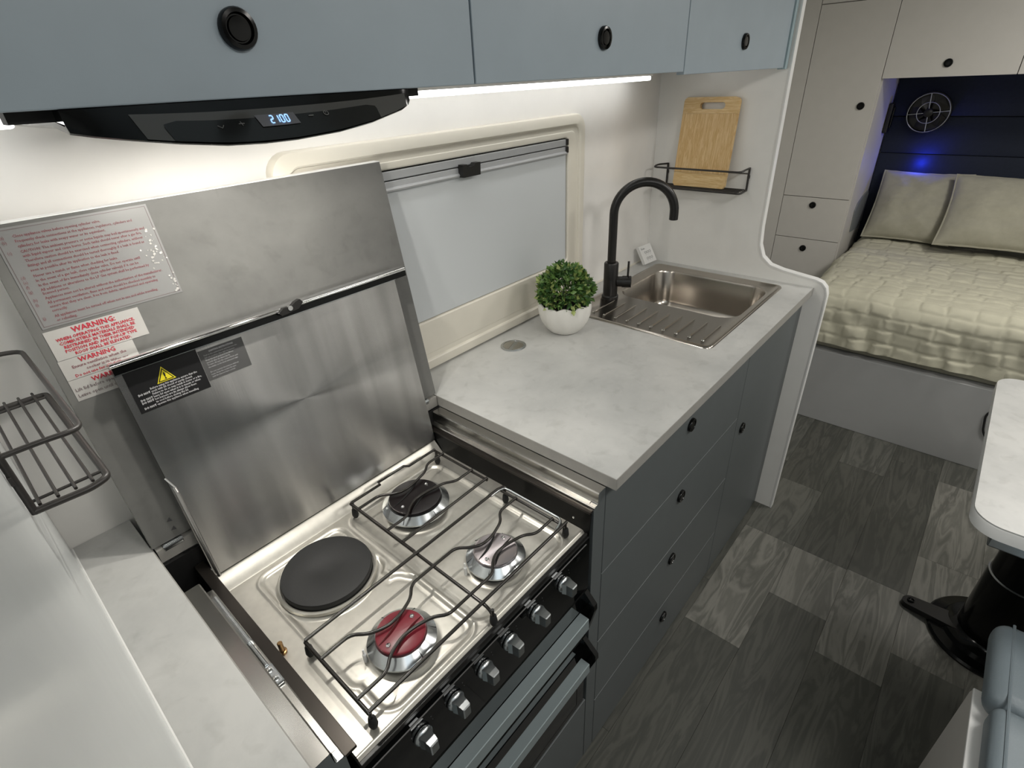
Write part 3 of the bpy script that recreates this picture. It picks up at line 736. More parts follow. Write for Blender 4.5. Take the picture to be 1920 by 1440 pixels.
# black inner walls sloping to the hob
for a, b, nm in ((-0.0440, -0.0495, 'r'), (-0.5305, -0.5245, 'l')):
    g = Geo(); g.add([(a, 0.020, -0.0605), (a, 0.4485, -0.0605), (b, 0.4485, -0.1085), (b, 0.020, -0.1085), (a + (0.002 if nm == 'r' else -0.002), 0.020, -0.0605), (a + (0.002 if nm == 'r' else -0.002), 0.4485, -0.0605), (b + (0.002 if nm == 'r' else -0.002), 0.4485, -0.1085), (b + (0.002 if nm == 'r' else -0.002), 0.020, -0.1085)],
        [(0, 1, 2, 3), (7, 6, 5, 4), (0, 4, 5, 1), (1, 5, 6, 2), (2, 6, 7, 3), (3, 7, 4, 0)]); g.out('inner_wall', M['inner_black'], ck)
g = Geo(); g.lathe(0, 0, [(0.0025, 0), (0.002, 0.001), (0.0003, 0.0014)], 12)
g.v = [(-0.0463 - z, 0.055 + x, -0.085 + y) for x, y, z in g.v]; g.out('rivet', M['chrome'], ck)
# lid stay (gas strut) on the left trim
g = Geo(); g.tube([(-0.5455, 0.345, -0.0440), (-0.5455, 0.235, -0.0440)], 0.0045, 12); g.tube([(-0.5455, 0.238, -0.0440), (-0.5455, 0.232, -0.0440)], 0.0056, 12)
g.tube([(-0.5455, 0.235, -0.0440), (-0.5455, 0.185, -0.0440)], 0.0026, 10); stay = g.out('lid_stay', M['satin'], ck, smooth=True)
g = Geo(); g.box(-0.553, -0.539, 0.150, 0.186, -0.0495, -0.0440, 0.002); g.out('stay_bracket', M['satin'], stay)
for y in (0.176, 0.159):
    g = Geo(); g.lathe(-0.5465, y, [(0.0045, -0.0445), (0.0042, -0.0415), (0.002, -0.0400), (0.0003, -0.0398)], 16, cap1=True); g.out('bolt', M['chrome'], stay, smooth=True)

# raised steel lid behind the burners
LT = Vector((0, .153, 1)).normalized(); LN = Vector((1, 0, 0)).cross(LT); LO = Vector((0, .424, -.08))
def lp(x, h, up=0.0): return LO + Vector((x, 0, 0)) + LT * h + LN * up
def slab(g, x0, x1, h0, h1, u0, u1, P=None):
    P = P or lp
    c = [P(x0, h0, u1), P(x1, h0, u1), P(x1, h1, u1), P(x0, h1, u1)]; d = [P(x0, h0, u0), P(x1, h0, u0), P(x1, h1, u0), P(x0, h1, u0)]
    return g.add([tuple(p) for p in c + d], [(0, 1, 2, 3), (7, 6, 5, 4), (0, 4, 5, 1), (1, 5, 6, 2), (2, 6, 7, 3), (3, 7, 4, 0)])
g = Geo(); slab(g, -0.521, -0.0475, 0.004, 0.364, -0.010, 0.0)
lid = g.out('lid', M['lid_steel'], ck)
g = Geo(); loops = []
prf = [(0.3735, 0.0), (0.3735, 0.0150), (0.376, 0.0165), (0.379, 0.0150), (0.380, 0.008), (0.380, -0.010), (0.3735, -0.010)]
g.loft([[tuple(lp(x, h, u)) for h, u in prf] for x in (-0.522, -0.029)], True, True)
g.out('lid_edge_bar', M['chrome'], lid, smooth=True, autosmooth=60)
g = Geo(); slab(g, -0.5215, -0.0285, 0.3635, 0.3737, -0.008, 0.0140); g.out('dark_channel', M['black_gloss'], lid)
g = Geo(); slab(g, -0.5215, -0.047, 0.3600, 0.3636, -0.004, 0.0030); g.out('lid_lip', M['satin'], lid)
g = Geo(); g.tube([tuple(lp(-0.5165, 0.176, 0.0)), tuple(lp(-0.5165, 0.17, 0.006)), tuple(lp(-0.5165, 0.004, 0.006))], 0.0028, 10); g.out('lid_arm', M['lid_steel'], lid, smooth=True)
g = Geo(); g.tube([tuple(lp(-0.5225, 0.196, 0.001)), tuple(lp(-0.516, 0.177, 0.003))], 0.0016, 8); g.out('arm_pin', M['chrome'], lid, smooth=True)
# catch on the top edge
g = Geo()
cp = [(-0.290, 0.374), (-0.280, 0.380), (-0.266, 0.3795), (-0.258, 0.384), (-0.250, 0.386), (-0.246, 0.380), (-0.256, 0.372), (-0.272, 0.370), (-0.286, 0.369)]
g.loft([[tuple(lp(x, h, 0.014)) for x, h in cp], [tuple(lp(x, h, 0.024)) for x, h in cp]], True, True); g.out('lid_catch', M['black_satin'], lid)
g = Geo(); g.tube([tuple(lp(-0.270, 0.377, 0.020)), tuple(lp(-0.270, 0.377, 0.026))], 0.004, 12); g.out('catch_screw', M['chrome'], lid, smooth=True)
# labels on the lid
def llab(name, x0, x1, h0, h1, m_, label=None, up=0.0006):
    g = Geo(); slab(g, x0, x1, h0, h1, 0.0001, up); return g.out(name, m_, lid, label=label)
lab = llab('lid_label', -0.512, -0.416, 0.298, 0.3605, M['label_black'], 'black warning label with a yellow triangle')
def flat_poly(pts, up, name, m_, par):
    g = Geo(); n = len(pts); g.add([tuple(lp(x, h, up)) for x, h in pts] + [tuple(lp(x, h, up - 0.0003)) for x, h in pts], [tuple(range(n)), tuple(range(2 * n - 1, n - 1, -1))] + [(i, i + n, (i + 1) % n + n, (i + 1) % n) for i in range(n)])
    return g.out(name, m_, par)
# thing > part > sub-part: prints hang on the lid itself
flat_poly([(-0.4785, 0.3305), (-0.4535, 0.3305), (-0.466, 0.3525)], 0.0009, 'triangle_border', M['yellow'], lid)
flat_poly([(-0.4765, 0.3317), (-0.4555, 0.3317), (-0.466, 0.3502)], 0.0012, 'triangle_line', M['label_black'], lid)
flat_poly([(-0.4745, 0.3328), (-0.4575, 0.3328), (-0.466, 0.3478)], 0.0015, 'warning_triangle', M['yellow'], lid)
textpart('exclamation_mark', '!', 0.0135, M['label_black'], lid, lp(-0.466, 0.3342, 0.0), ex, LT, 'CENTER', 0.0018, 1.0, bold=0.0004)
for i, (a, s) in enumerate((("", "Before using this appliance ensure that the"), ("DO NOT", "cook with lid closed or partly closed."), ("", "Failure to do so may result in burns or a fire."),
        ("DO NOT", "leave lid open when it is in transit or when"), ("DO NOT", "hot burners are lit; always allow them"), ("", "to cool before closing the lid."), ("DO NOT", "operate this appliance when travelling"))):
    textpart('printed_line', s, 0.0042, M['ink_white'], lid, lp(-0.4895, 0.3265 - i * 0.0041, 0), ex, LT, 'LEFT', 0.0010, 0.88, bold=0.0001)
    if a: textpart('printed_line', a, 0.0042, M['ink_white'], lid, lp(-0.5060, 0.3265 - i * 0.0041, 0), ex, LT, 'LEFT', 0.0010, 0.9, bold=0.0002)
lab = llab('lid_label', -0.4150, -0.349, 0.307, 0.3545, M['label_dgrey'], 'small dark grey instruction label')
textpart('printed_heading', 'LIGHTING INSTRUCTIONS', 0.0036, M['ink_white'], lid, lp(-0.382, 0.3493, 0), ex, LT, 'CENTER', 0.0010, 0.85, bold=0.0001)
for i, s in enumerate(("Push in the control knob and turn it to the", "full rate position, then light the burner.", "Keep the knob pushed in for fifteen", "seconds after the flame has lit.", "To turn off, turn the control knob until", "the marks on the knob and panel align.", "", "Do not operate the burners without", "a pan. Keep the cooker lid open", "until the burners have cooled.")):
    if s: textpart('printed_line', s, 0.0032, M['ink_white'], lid, lp(-0.409, 0.3450 - i * 0.0038, 0), ex, LT, 'LEFT', 0.0010, 0.9)
# hinge blocks at the foot of the lid
for hx in (-0.5235, -0.058):
    g = Geo(); g.box(hx - 0.006, hx + 0.012, 0.429, 0.441, -0.095, -0.062, 0.001); g.out('lid_hinge', M['satin'], ck)

# front: control panel, knobs, grill door, oven door
PY = 0.0275
g = Geo(); g.prism([(0.028, -0.109), (0.0235, -0.1105), (0.0210, -0.114), (0.0205, -0.120), (0.0205, -0.244), (0.040, -0.246), (0.040, -0.109)], 'x', -0.5300, -0.0450)
g.out('control_panel', M['black_glass'], ck)
g = Geo(); g.prism([(0.0203, -0.1205), (0.0190, -0.1215), (0.0190, -0.1225), (0.0203, -0.1235)], 'x', -0.52, -0.056); g.out('panel_seam', M['black_satin'], ck)
KX = [-0.442, -0.3825, -0.3225, -0.2660, -0.2000, -0.127]
for i, kx_ in enumerate(KX):
    kzz = -0.156
    g = Geo(); l = []
    for rr, dy in ((0.0145, -0.001), (0.0148, -0.0035), (0.0138, -0.006), (0.0118, -0.008)):
        l.append([(kx_ + rr * math.cos(2 * PI * k / 32), PY - 0.007 + dy, kzz + rr * math.sin(2 * PI * k / 32)) for k in range(32)])
    g.loft(l, True, True)
    kn = g.out('control_knob', M['satin'], ck, smooth=True)
    g = Geo(); yb, yf = PY - 0.0145, PY - 0.0345
    hw0, hw1 = 0.0105, 0.0062
    l = [[(kx_ + sx * (hw0 * (1 - u) + hw1 * u), yb * (1 - u) + yf * u, kzz + sz * (0.0118 * (1 - u) + 0.0108 * u)) for sx, sz in ((-1, -1), (1, -1), (1, 1), (-1, 1))] for u in (0, 0.35, 0.92, 1.0)]
    for q in range(4): l[1][q] = (kx_ + (l[1][q][0] - kx_) * 0.86, l[1][q][1], l[1][q][2])
    for q in range(4): l[3][q] = (kx_ + (l[3][q][0] - kx_) * 0.8, l[3][q][1], kzz + (l[3][q][2] - kzz) * 0.88)
    g.loft(l, True, True); g.out('knob_grip', M['satin'], kn)
    # printed marks above each knob
    for dx, dz, w_, h_ in ((-0.004, 0.0235, 0.0006, 0.0028), (-0.016, 0.013, 0.0018, 0.0022), (0.018, 0.016, 0.0014, 0.0010), (0.020, 0.007, 0.0008, 0.0016)):
        g = Geo(); g.box(kx_ + dx - w_ / 2, kx_ + dx + w_ / 2, 0.0199, 0.0203, kzz + dz - h_ / 2, kzz + dz + h_ / 2); g.out('panel_mark', mat_mark if 'mat_mark' in globals() else globals().setdefault('mat_mark', mat('panel_print', (84, 84, 86), 0.5)), ck)
for bx_ in (-0.231, -0.085):
    g = Geo(); l = [[(bx_ + rr * math.cos(2 * PI * k / 16), 0.0203 + dy, -0.132 + rr * math.sin(2 * PI * k / 16)) for k in range(16)] for rr, dy in ((0.0052, 0), (0.0048, -0.003), (0.003, -0.004))]
    g.loft(l, True, True); g.out('ignition_button', M['black_gloss'], ck, smooth=True)

def cdoor(name, z1, z0, cheek, hz, hy, hh, hlab, glass):
    g = Geo(); g.box(-0.530, -0.0450, 0.0205, 0.036, z0, z1, 0.002)
    d = g.out(name, M['black_glass'], ck)
    for xa, xb in ((-0.0560, -0.0455), (-0.5295, -0.519)):
        g = Geo(); g.prism(cheek, 'x', xa, xb); g.out('door_cheek', M['black_gloss'], d)
    g = Geo(); g.prism([(hy + 0.020, hz), (hy + 0.0012, hz + 0.0), (hy, hz - 0.0012), (hy - 0.001, hz - hh + 0.001), (hy + 0.0005, hz - hh), (hy + 0.010, hz - hh + 0.002), (hy + 0.012, hz - 0.010), (hy + 0.020, hz - 0.006)], 'x', -0.5185, -0.0700)
    g.out('handle', M['handle'], d, label=hlab)
    g = Geo(); g.box(-0.500, -0.0755, 0.0190, 0.0204, glass[1], glass[0], 0.0006); g.out('door_window', M['black_glass'], d)
    for a in ((-0.503, -0.0725, glass[0], glass[0] + 0.0022), (-0.503, -0.0725, glass[1] - 0.0022, glass[1]), (-0.0750, -0.0725, glass[1], glass[0])):
        g = Geo(); g.box(a[0], a[1], 0.0186, 0.0204, a[2], a[3]); g.out('window_seal', M['black_satin'], d)
    return d
cdoor('grill_door', -0.249, -0.384, [(0.0204, -0.250), (-0.002, -0.273), (-0.003, -0.287), (0.012, -0.358), (0.0204, -0.360)], -0.295, -0.0005, 0.030, 'upper brushed metal bar handle', (-0.330, -0.374))
cdoor('oven_door', -0.389, -0.625, [(0.0204, -0.391), (-0.011, -0.420), (-0.012, -0.434), (0.006, -0.488), (0.0204, -0.492)], -0.432, -0.0065, 0.026, 'lower brushed metal bar handle', (-0.484, -0.600))
g = Geo(); g.box(-0.5365, -0.0385, 0.0195, 0.031, FZ + 0.003, -0.630, 0.001); g.out('plinth_panel', M['cab'], ck)

# ------------------------------------------------------------------ pan supports (lift-off wire grids)
GZ = -0.0650
def wire(name, pts, parent, r=0.0026, rad=0.0, m_='wire', closed=False):
    g = Geo(); P = fillet(pts, rad, 4, closed) if rad else pts
    g.tube(P, r, 8, closed=closed); return g.out(name, M[m_], parent, smooth=True, autosmooth=80)
def foot(parent, x, y):
    wire('leg', [(x, y, GZ), (x - 0.001, y, GZ - 0.008), (x, y, GZ - 0.018)], parent, 0.0026)
    g = Geo(); g.lathe(x, y, [(0.0036, GZ - 0.012), (0.0050, GZ - 0.014), (0.0062, GZ - 0.026), (0.0045, -0.0970), (0.0030, -0.0982)], 16, True, True); g.out('rubber_foot', M['rubber'], parent, smooth=True)
def finger(xa, xb, y, yc, xc, parent, wv):
    d = yc - y   # bends over the burner centre
    pts = [(xa, y, GZ), (xa + wv[0], y, GZ), (xa + wv[1], y + d * 0.62, GZ), (xc - 0.012, yc, GZ), (xc + 0.012, yc, GZ), (xb - wv[1], y + d * 0.62, GZ), (xb - wv[0], y, GZ), (xb, y, GZ)]
    wire('support_bar', pts, parent, 0.0026, 0.016)
t = thing('pan_support', 'front black wire pan support over the red and silver burners', 'pan support', (-0.2875, 0.12, GZ), 'wire pan supports on the cooker')
xl, xm, xr = -0.4905, -0.2880, -0.0840
yf, yb = 0.0460, 0.1960
wire('rear_rail', [(xl, yb, GZ), (-0.092, yb, GZ), (-0.079, yb - 0.004, GZ)], t, 0.0028)
wire('front_rail', [(xl, yf, GZ), (-0.080, yf, GZ)], t, 0.0028)
wire('side_rail', [(xl, yf, GZ - 0.003), (xl, yb, GZ - 0.003)], t, 0.0028)
wire('middle_rail', [(xm, yb, GZ - 0.003), (xm, 0.040, GZ - 0.003), (xm - 0.001, 0.030, GZ - 0.005), (xm, 0.027, GZ - 0.016)], t, 0.0028, 0.008)
wire('end_loop', [(-0.112, yb - 0.001, GZ - 0.002), (-0.0790, 0.1935, GZ - 0.002), (-0.0790, 0.0560, GZ - 0.002), (-0.104, 0.0500, GZ - 0.002)], t, 0.0026, 0.014, 'satin')  # bright metal paints a white reflection onto this black wire loop
wire('side_rail', [(-0.0875, yf, GZ - 0.004), (-0.0875, yb, GZ - 0.004)], t, 0.0026)
for (a, b, xc) in ((xl, xm, -0.393), (xm, -0.0875, -0.197)):
    finger(a, b, 0.1540, 0.124, xc, t, (0.047, 0.062)); finger(a, b, 0.0700, 0.094, xc, t, (0.047, 0.062))
foot(t, xl + 0.001, yf - 0.001); foot(t, xl + 0.001, yb - 0.001); foot(t, xm, 0.0265); foot(t, -0.083, yf); foot(t, -0.083, 0.186)
t = thing('pan_support', 'rear black wire pan support over the large black burner', 'pan support', (-0.19, 0.31, GZ), 'wire pan supports on the cooker')
wire('rear_rail', [(xm, 0.384, GZ), (-0.222, 0.384, GZ), (-0.222, 0.392, GZ), (-0.158, 0.392, GZ), (-0.152, 0.384, GZ), (-0.082, 0.384, GZ)], t, 0.0026)
wire('front_rail', [(xm, 0.2330, GZ), (-0.080, 0.2345, GZ)], t, 0.0026)
wire('side_rail', [(xm, 0.386, GZ - 0.003), (xm, 0.203, GZ - 0.003)], t, 0.0032)
wire('side_rail', [(-0.083, 0.386, GZ - 0.003), (-0.083, 0.232, GZ - 0.003)], t, 0.0026)
finger(xm, -0.080, 0.3600, 0.334, -0.197, t, (0.045, 0.062)); finger(xm, -0.080, 0.2750, 0.298, -0.197, t, (0.045, 0.062))
foot(t, xm + 0.001, 0.380); foot(t, -0.084, 0.378)

# ------------------------------------------------------------------ sink with drainer
t = thing('sink', 'stainless steel sink with ribbed drainer set into the far end of the worktop', 'sink', (0.85, 0.29, 0.0))
def rl(x0, x1, y0, y1, r, z, n=8): return [(x, y, z) for x, y in rrect(x0, x1, y0, y1, r, n)]
g = Geo()
g.loft([rl(SX0, SX1, SY0, SY1, .020, 0.0004), rl(SX0 + .002, SX1 - .002, SY0 + .002, SY1 - .002, .019, 0.0042), rl(SX0 + .006, SX1 - .006, SY0 + .006, SY1 - .006, .017, 0.0052), rl(SX0 + .011, SX1 - .011, SY0 + .011, SY1 - .011, .014, 0.0042),
        rl(SX0 + .016, SX1 - .016, SY0 + .016, SY1 - .016, .012, 0.0018), rl(BX0 - .004, BX1 + .004, BY0 - .004, BY1 + .004, .062, 0.0018), rl(BX0, BX1, BY0, BY1, .058, 0.0)])
g.out('sink_deck', M['sink_steel'], t, smooth=True, autosmooth=50)
g = Geo()
g.loft([rl(BX0, BX1, BY0, BY1, .058, 0.0), rl(BX0 + .003, BX1 - .003, BY0 + .003, BY1 - .003, .056, -0.006), rl(BX0 + .010, BX1 - .010, BY0 + .010, BY1 - .010, .052, -0.100), rl(BX0 + .016, BX1 - .016, BY0 + .016, BY1 - .016, .048, -0.118),
        rl(BX0 + .034, BX1 - .034, BY0 + .034, BY1 - .034, .036, -0.128), rl(BX0 + .1, BX1 - .1, BY0 + .12, BY1 - .12, .02, -0.1295)], cap1=True)
g.out('bowl', M['sink_steel'], t, smooth=True, autosmooth=60)
g = Geo(); g.lathe(0.906, 0.285, [(0.034, -0.1292), (0.034, -0.1275), (0.028, -0.1265), (0.020, -0.129), (0.0005, -0.129)], 32, cap1=True); g.out('drain', M['chrome'], t, smooth=True)
for i in range(10):
    y = 0.440 - i * 0.0365
    g = Geo(); n = 12; pts = []; rads = []
    for k in range(n + 1):
        u = k / n; pts.append((0.598 + (0.110) * u, y, 0.0016)); rads.append(0.0026 if 0 < k < n else 0.001)
    g.tube(pts, rads, 8); g.v = [(a, b, 0.0016 + (c_ - 0.0016) * 0.55) for a, b, c_ in g.v]; g.out('drainer_rib', M['sink_steel'], t, smooth=True)
    g = Geo(); g.tube([(0.588, y, 0.0018), (0.590, y - 0.0, 0.0018), (0.594, y, 0.0018), (0.600, y, 0.0018)], [0.001, 0.004, 0.0045, 0.002], 8); g.v = [(a, b, 0.0018 + (c_ - 0.0018) * 0.4) for a, b, c_ in g.v]; g.out('drainer_rib', M['steel'], t, smooth=True)  # brighter bead at the rib end stands in for a highlight

# faucet
FX, FY = 0.716, 0.463
t = thing('kitchen_tap', 'matt black gooseneck mixer tap standing beside the sink bowl', 'tap', (FX, FY, 0.0))
g = Geo(); g.lathe(FX, FY, [(0.0255, 0.0018), (0.0255, 0.010), (0.0235, 0.0125), (0.0215, 0.014), (0.0215, 0.110), (0.0195, 0.113), (0.0135, 0.114)], 40, True); g.out('tap_body', M['black_satin'], t, smooth=True)
th = math.radians(-52); dx, dy = math.cos(th), math.sin(th); R_ = 0.084; zc = 0.252
pts = [(FX, FY, 0.112), (FX, FY, 0.19), (FX, FY, zc)] + [(FX + dx * (R_ - R_ * math.cos(a)), FY + dy * (R_ - R_ * math.cos(a)), zc + R_ * math.sin(a)) for a in [PI * k / 24 for k in range(1, 25)]]
e = pts[-1]; pts.append((e[0], e[1], e[2] - 0.020))
g = Geo(); g.tube(pts, 0.0125, 20); g.tube([pts[-1], (e[0], e[1], e[2] - 0.021)], 0.0105, 16); g.out('spout', M['black_satin'], t, smooth=True, autosmooth=50)
ha = Vector((0.50, -0.87, 0)).normalized(); c0 = Vector((FX, FY, 0.054))
g = Geo(); p = [c0 + ha * 0.018, c0 + ha * 0.034, c0 + ha * 0.0345, c0 + ha * 0.060]
g.tube([tuple(p[0]), tuple(p[1])], 0.0155, 24); g.tube([tuple(p[2] - ha * 0.0005), tuple(p[3]), tuple(p[3] + ha * 0.001)], [0.0175, 0.0175, 0.0165], 24); g.out('handle_hub', M['black_satin'], t, smooth=True)
pc = c0 + ha * 0.050
g = Geo(); g.tube([tuple(pc + Vector((0, 0, 0.012))), tuple(pc + Vector((0.001, 0, 0.062)))], 0.0032, 10); g.out('lever', M['black_satin'], t, smooth=True)

# pop-up socket disc
t = thing('pop_up_socket', 'round flush metal pop-up socket lid in the worktop near the window', 'socket', (0.288, 0.484, 0.0))
g = Geo(); g.lathe(0.288, 0.484, [(0.033, 0.0002), (0.033, 0.0016), (0.031, 0.0024), (0.0275, 0.0024), (0.0265, 0.0016)], 48, cap1=True); g.out('rim', M['satin'], t, smooth=True)
for k in range(2):
    g = Geo(); a0 = math.radians(20 + 180 * k); pts = [(0.288 + 0.0255 * math.cos(a0 + PI * i / 16), 0.484 + 0.0255 * math.sin(a0 + PI * i / 16)) for i in range(1, 16)]
    g.prism(pts, 'z', 0.0014, 0.0023); g.out('lid_segment', M['steel'], t)

# potted plant
PX, PYY = 0.447, 0.437
t = thing('potted_plant', 'small round artificial green bush in a fluted white pot', 'plant', (PX, PYY, 0.0))
g = Geo(); loops = []
for z, r in ((0.0006, 0.036), (0.003, 0.0405), (0.012, 0.049), (0.03, 0.060), (0.05, 0.067), (0.068, 0.0695), (0.079, 0.069), (0.0835, 0.0685)):
    loops.append([(PX + (r * (1 + 0.035 * abs(math.cos(5 * a)) * min(1, z / .02))) * math.cos(a), PYY + (r * (1 + 0.035 * abs(math.cos(5 * a)) * min(1, z / .02))) * math.sin(a), z + (0.008 * abs(math.cos(5 * a)) - 0.005 if z > 0.075 else 0)) for a in [2 * PI * k / 100 for k in range(100)]])
inner = [[(PX + (x - PX) * 0.94, PYY + (y - PYY) * 0.94, z) for x, y, z in loops[-1]], [(PX + (x - PX) * 0.92, PYY + (y - PYY) * 0.92, 0.070) for x, y, z in loops[-1]]]
g.loft(loops + inner, True, False); g.out('pot', M['pot'], t, smooth=True, autosmooth=60)
g = Geo(); g.lathe(PX, PYY, [(0.064, 0.072), (0.03, 0.078), (0.0005, 0.08)], 24, cap1=True); g.out('soil', M['soil'], t, smooth=True)
rnd = random.Random(3)
leafs = Geo()
for i in range(1500):
    u = rnd.uniform(-0.35, 1); a = rnd.uniform(0, 2 * PI); rad = rnd.uniform(0.045, 0.071) * (1 + 0.05 * math.sin(5 * a + 3 * u))
    s_ = math.sqrt(1 - u * u); nrm = Vector((s_ * math.cos(a), s_ * math.sin(a), u))
    c0 = Vector((PX, PYY, 0.109)) + nrm * rad
    if c0.z < 0.085 and (Vector((c0.x - PX, c0.y - PYY)).length > 0.068): c0.z = 0.085 + rnd.uniform(0, .004)
    d = (nrm + Vector((rnd.gauss(0, .55), rnd.gauss(0, .55), rnd.gauss(0, .55)))).normalized(); sd = d.cross(Vector((rnd.gauss(0, 1), rnd.gauss(0, 1), rnd.gauss(0, 1)))).normalized(); nn = d.cross(sd)
    L_ = rnd.uniform(0.012, 0.019); W_ = L_ * 0.34
    leafs.cur = rnd.choice((0, 0, 0, 1, 1, 2))
    leafs.add([tuple(c0), tuple(c0 + d * L_ * 0.45 + sd * W_ + nn * 0.001), tuple(c0 + d * L_), tuple(c0 + d * L_ * 0.45 - sd * W_ + nn * 0.001), tuple(c0 + d * L_ * 0.5 - nn * 0.0012)], [(0, 1, 4), (1, 2, 4), (2, 3, 4), (3, 0, 4)])
fo = leafs.out('foliage', None, t, mats=[M['leafA'], M['leafB'], M['leafC']], fix=False); fo['kind'] = 'stuff'
g = Geo()
for i in range(26):
    a = 2 * PI * i / 26 + rnd.uniform(-.1, .1); u = rnd.uniform(0.2, 1); s_ = math.sqrt(1 - u * u)
    g.tube([(PX + 0.01 * math.cos(a), PYY + 0.01 * math.sin(a), 0.076), (PX + 0.035 * s_ * math.cos(a), PYY + 0.035 * s_ * math.sin(a), 0.10 + 0.02 * u), (PX + 0.06 * s_ * math.cos(a), PYY + 0.06 * s_ * math.sin(a), 0.109 + 0.06 * u)], 0.0009, 5)
o = g.out('twigs', M['leafB'], t); o['kind'] = 'stuff'

# ------------------------------------------------------------------ wire wall racks
def rack(name_label, xw, sg):
    """xw: wall plane x, sg: +1 sticks out to +x, -1 to -x"""
    t = thing('wall_rack', name_label, 'rack', (xw, 0.395, 0.265), 'black wire racks on the kitchen side walls')
    y0, y1, za, zb = 0.250, 0.540, 0.266, 0.330; d0, d1 = 0.004, 0.066
    X = lambda d: xw + sg * d
    w1 = 0.0029
    wire('upper_rim', [(X(d0), y0, zb), (X(0.035), y0 + 0.0, zb), (X(d1), y0 + 0.004, zb - 0.004), (X(d1), y1 - 0.002, zb - 0.004), (X(0.035), y1, zb), (X(d0), y1 - 0.022, zb)], t, w1, 0.014, 'rackwire')
    wire('lower_rim', [(X(d0), y0, za), (X(0.05), y0, za - 0.002), (X(d1), y0 + 0.004, za), (X(d1), y1 - 0.016, za), (X(0.05), y1 - 0.014, za), (X(d0), y1 - 0.014, za)], t, w1 * 1.25, 0.007, 'rackwire')
    wire('end_wire', [(X(d0), y0 + 0.018, za + 0.001), (X(d1), y0 + 0.018, za + 0.001)], t, 0.0017, 0, 'rackwire')
    wire('end_wire', [(X(d0), y1 - 0.028, za + 0.001), (X(d1), y1 - 0.028, za + 0.001)], t, 0.0017, 0, 'rackwire')
    for yy in (y0, y1 - 0.022):
        wire('post', [(X(d0), yy, za - 0.002), (X(d0), yy, zb + 0.002)], t, 0.0032, 0, 'rackwire')
        g = Geo(); g.box(min(X(0.0005), X(d0)), max(X(0.0005), X(d0)), yy - 0.004, yy + 0.004, zb - 0.03, zb - 0.02, 0.001); g.out('mounting_lug', M['rackwire'], t)
    for dd in (0.010, 0.0245, 0.039, 0.0535):
        wire('grid_wire', [(X(dd), y0 + 0.004, za + 0.0024), (X(dd), y1 - 0.004, za + 0.0024)], t, 0.0016, 0, 'rackwire')
    wire('rear_wire', [(X(d0), y0, zb - 0.016), (X(d0), y1 - 0.022, zb - 0.016)], t, 0.0014, 0, 'rackwire')
    return t
rack('black wire rack on the far side wall holding the bamboo board', 1.14, -1)
rack('empty black wire rack on the left side panel next to the warning labels', -0.657, 1)

# bamboo chopping board leaning in the right rack
t = thing('chopping_board', 'bamboo chopping board with a slot handle leaning in the wire rack', 'chopping board', (1.10, 0.39, 0.270))
a0 = Vector((1.094, 0.0, 0.2715)); a1 = Vector((1.1225, 0.0, 0.524)); BT = (a1 - a0).normalized(); BN = Vector((-BT.z, 0, BT.x))
BL = (a1 - a0).length; by0, by1 = 0.305, 0.476
def bp_(y, h, u=0.0): return a0 + Vector((0, y, 0)) + BT * h + BN * u
def board_piece(outer, name, m_, inner=None):
    g = Geo()
    if inner is None:
        g.loft([[tuple(bp_(y, h, 0)) for y, h in outer], [tuple(bp_(y, h, -0.0145)) for y, h in outer]], True, True)
    else:
        n = len(outer)
        A = [tuple(bp_(y, h, 0)) for y, h in outer]; B = [tuple(bp_(y, h, 0)) for y, h in inner]
        C_ = [tuple(bp_(y, h, -0.0145)) for y, h in inner]; D = [tuple(bp_(y, h, -0.0145)) for y, h in outer]
        g.loft([A, B, C_, D, A])
    return g.out(name, m_, t)
hs = 0.190
board_piece([(by0, 0.042), (by1, 0.042), (by1, 0.2095), (by0, 0.2095)], 'board_middle', M['bamboo'])
board_piece([(by0 + .006, 0), (by1 - .006, 0), (by1, 0.008), (by1, 0.0417), (by0, 0.0417), (by0, 0.008)], 'board_end', M['bamboo_h'])
oc = []
for a in range(40):
    pass
inn = rrect(0.346, 0.424, 0.2215, 0.2400, 0.0092, 12)
def in_board(y, h):
    if not (by0 <= y <= by1 and 0.2098 <= h <= BL): return False
    rc = 0.014
    if h > BL - rc:
        for c0_, sg_ in ((by0 + rc, -1), (by1 - rc, 1)):
            if (y - c0_) * sg_ > 0 and math.hypot(y - c0_, h - (BL - rc)) > rc: return False
    return True
def outer_for(p):
    cy, ch = 0.3905, 0.2306; dy, dh = p[0] - cy, p[1] - ch; lo, hi = 1.0, 40.0
    for _ in range(40):
        md = (lo + hi) / 2
        if in_board(cy + dy * md, ch + dh * md): lo = md
        else: hi = md
    return [cy + dy * lo, ch + dh * lo]
# extra samples on the slot outline so that the board's lower corners stay square
inn2 = []
for a_, b_ in zip(inn, inn[1:] + inn[:1]):
    for k in range(8): inn2.append((a_[0] + (b_[0] - a_[0]) * k / 8, a_[1] + (b_[1] - a_[1]) * k / 8))
inn = inn2
out_ = [outer_for(p) for p in inn]
for cy, ch in ((by1, 0.2098), (by0, 0.2098)):
    j = min(range(len(out_)), key=lambda q: (out_[q][0] - cy) ** 2 + (out_[q][1] - ch) ** 2); out_[j] = [cy, ch]
board_piece([tuple(p) for p in out_], 'board_end', M['bamboo_h'], inn)

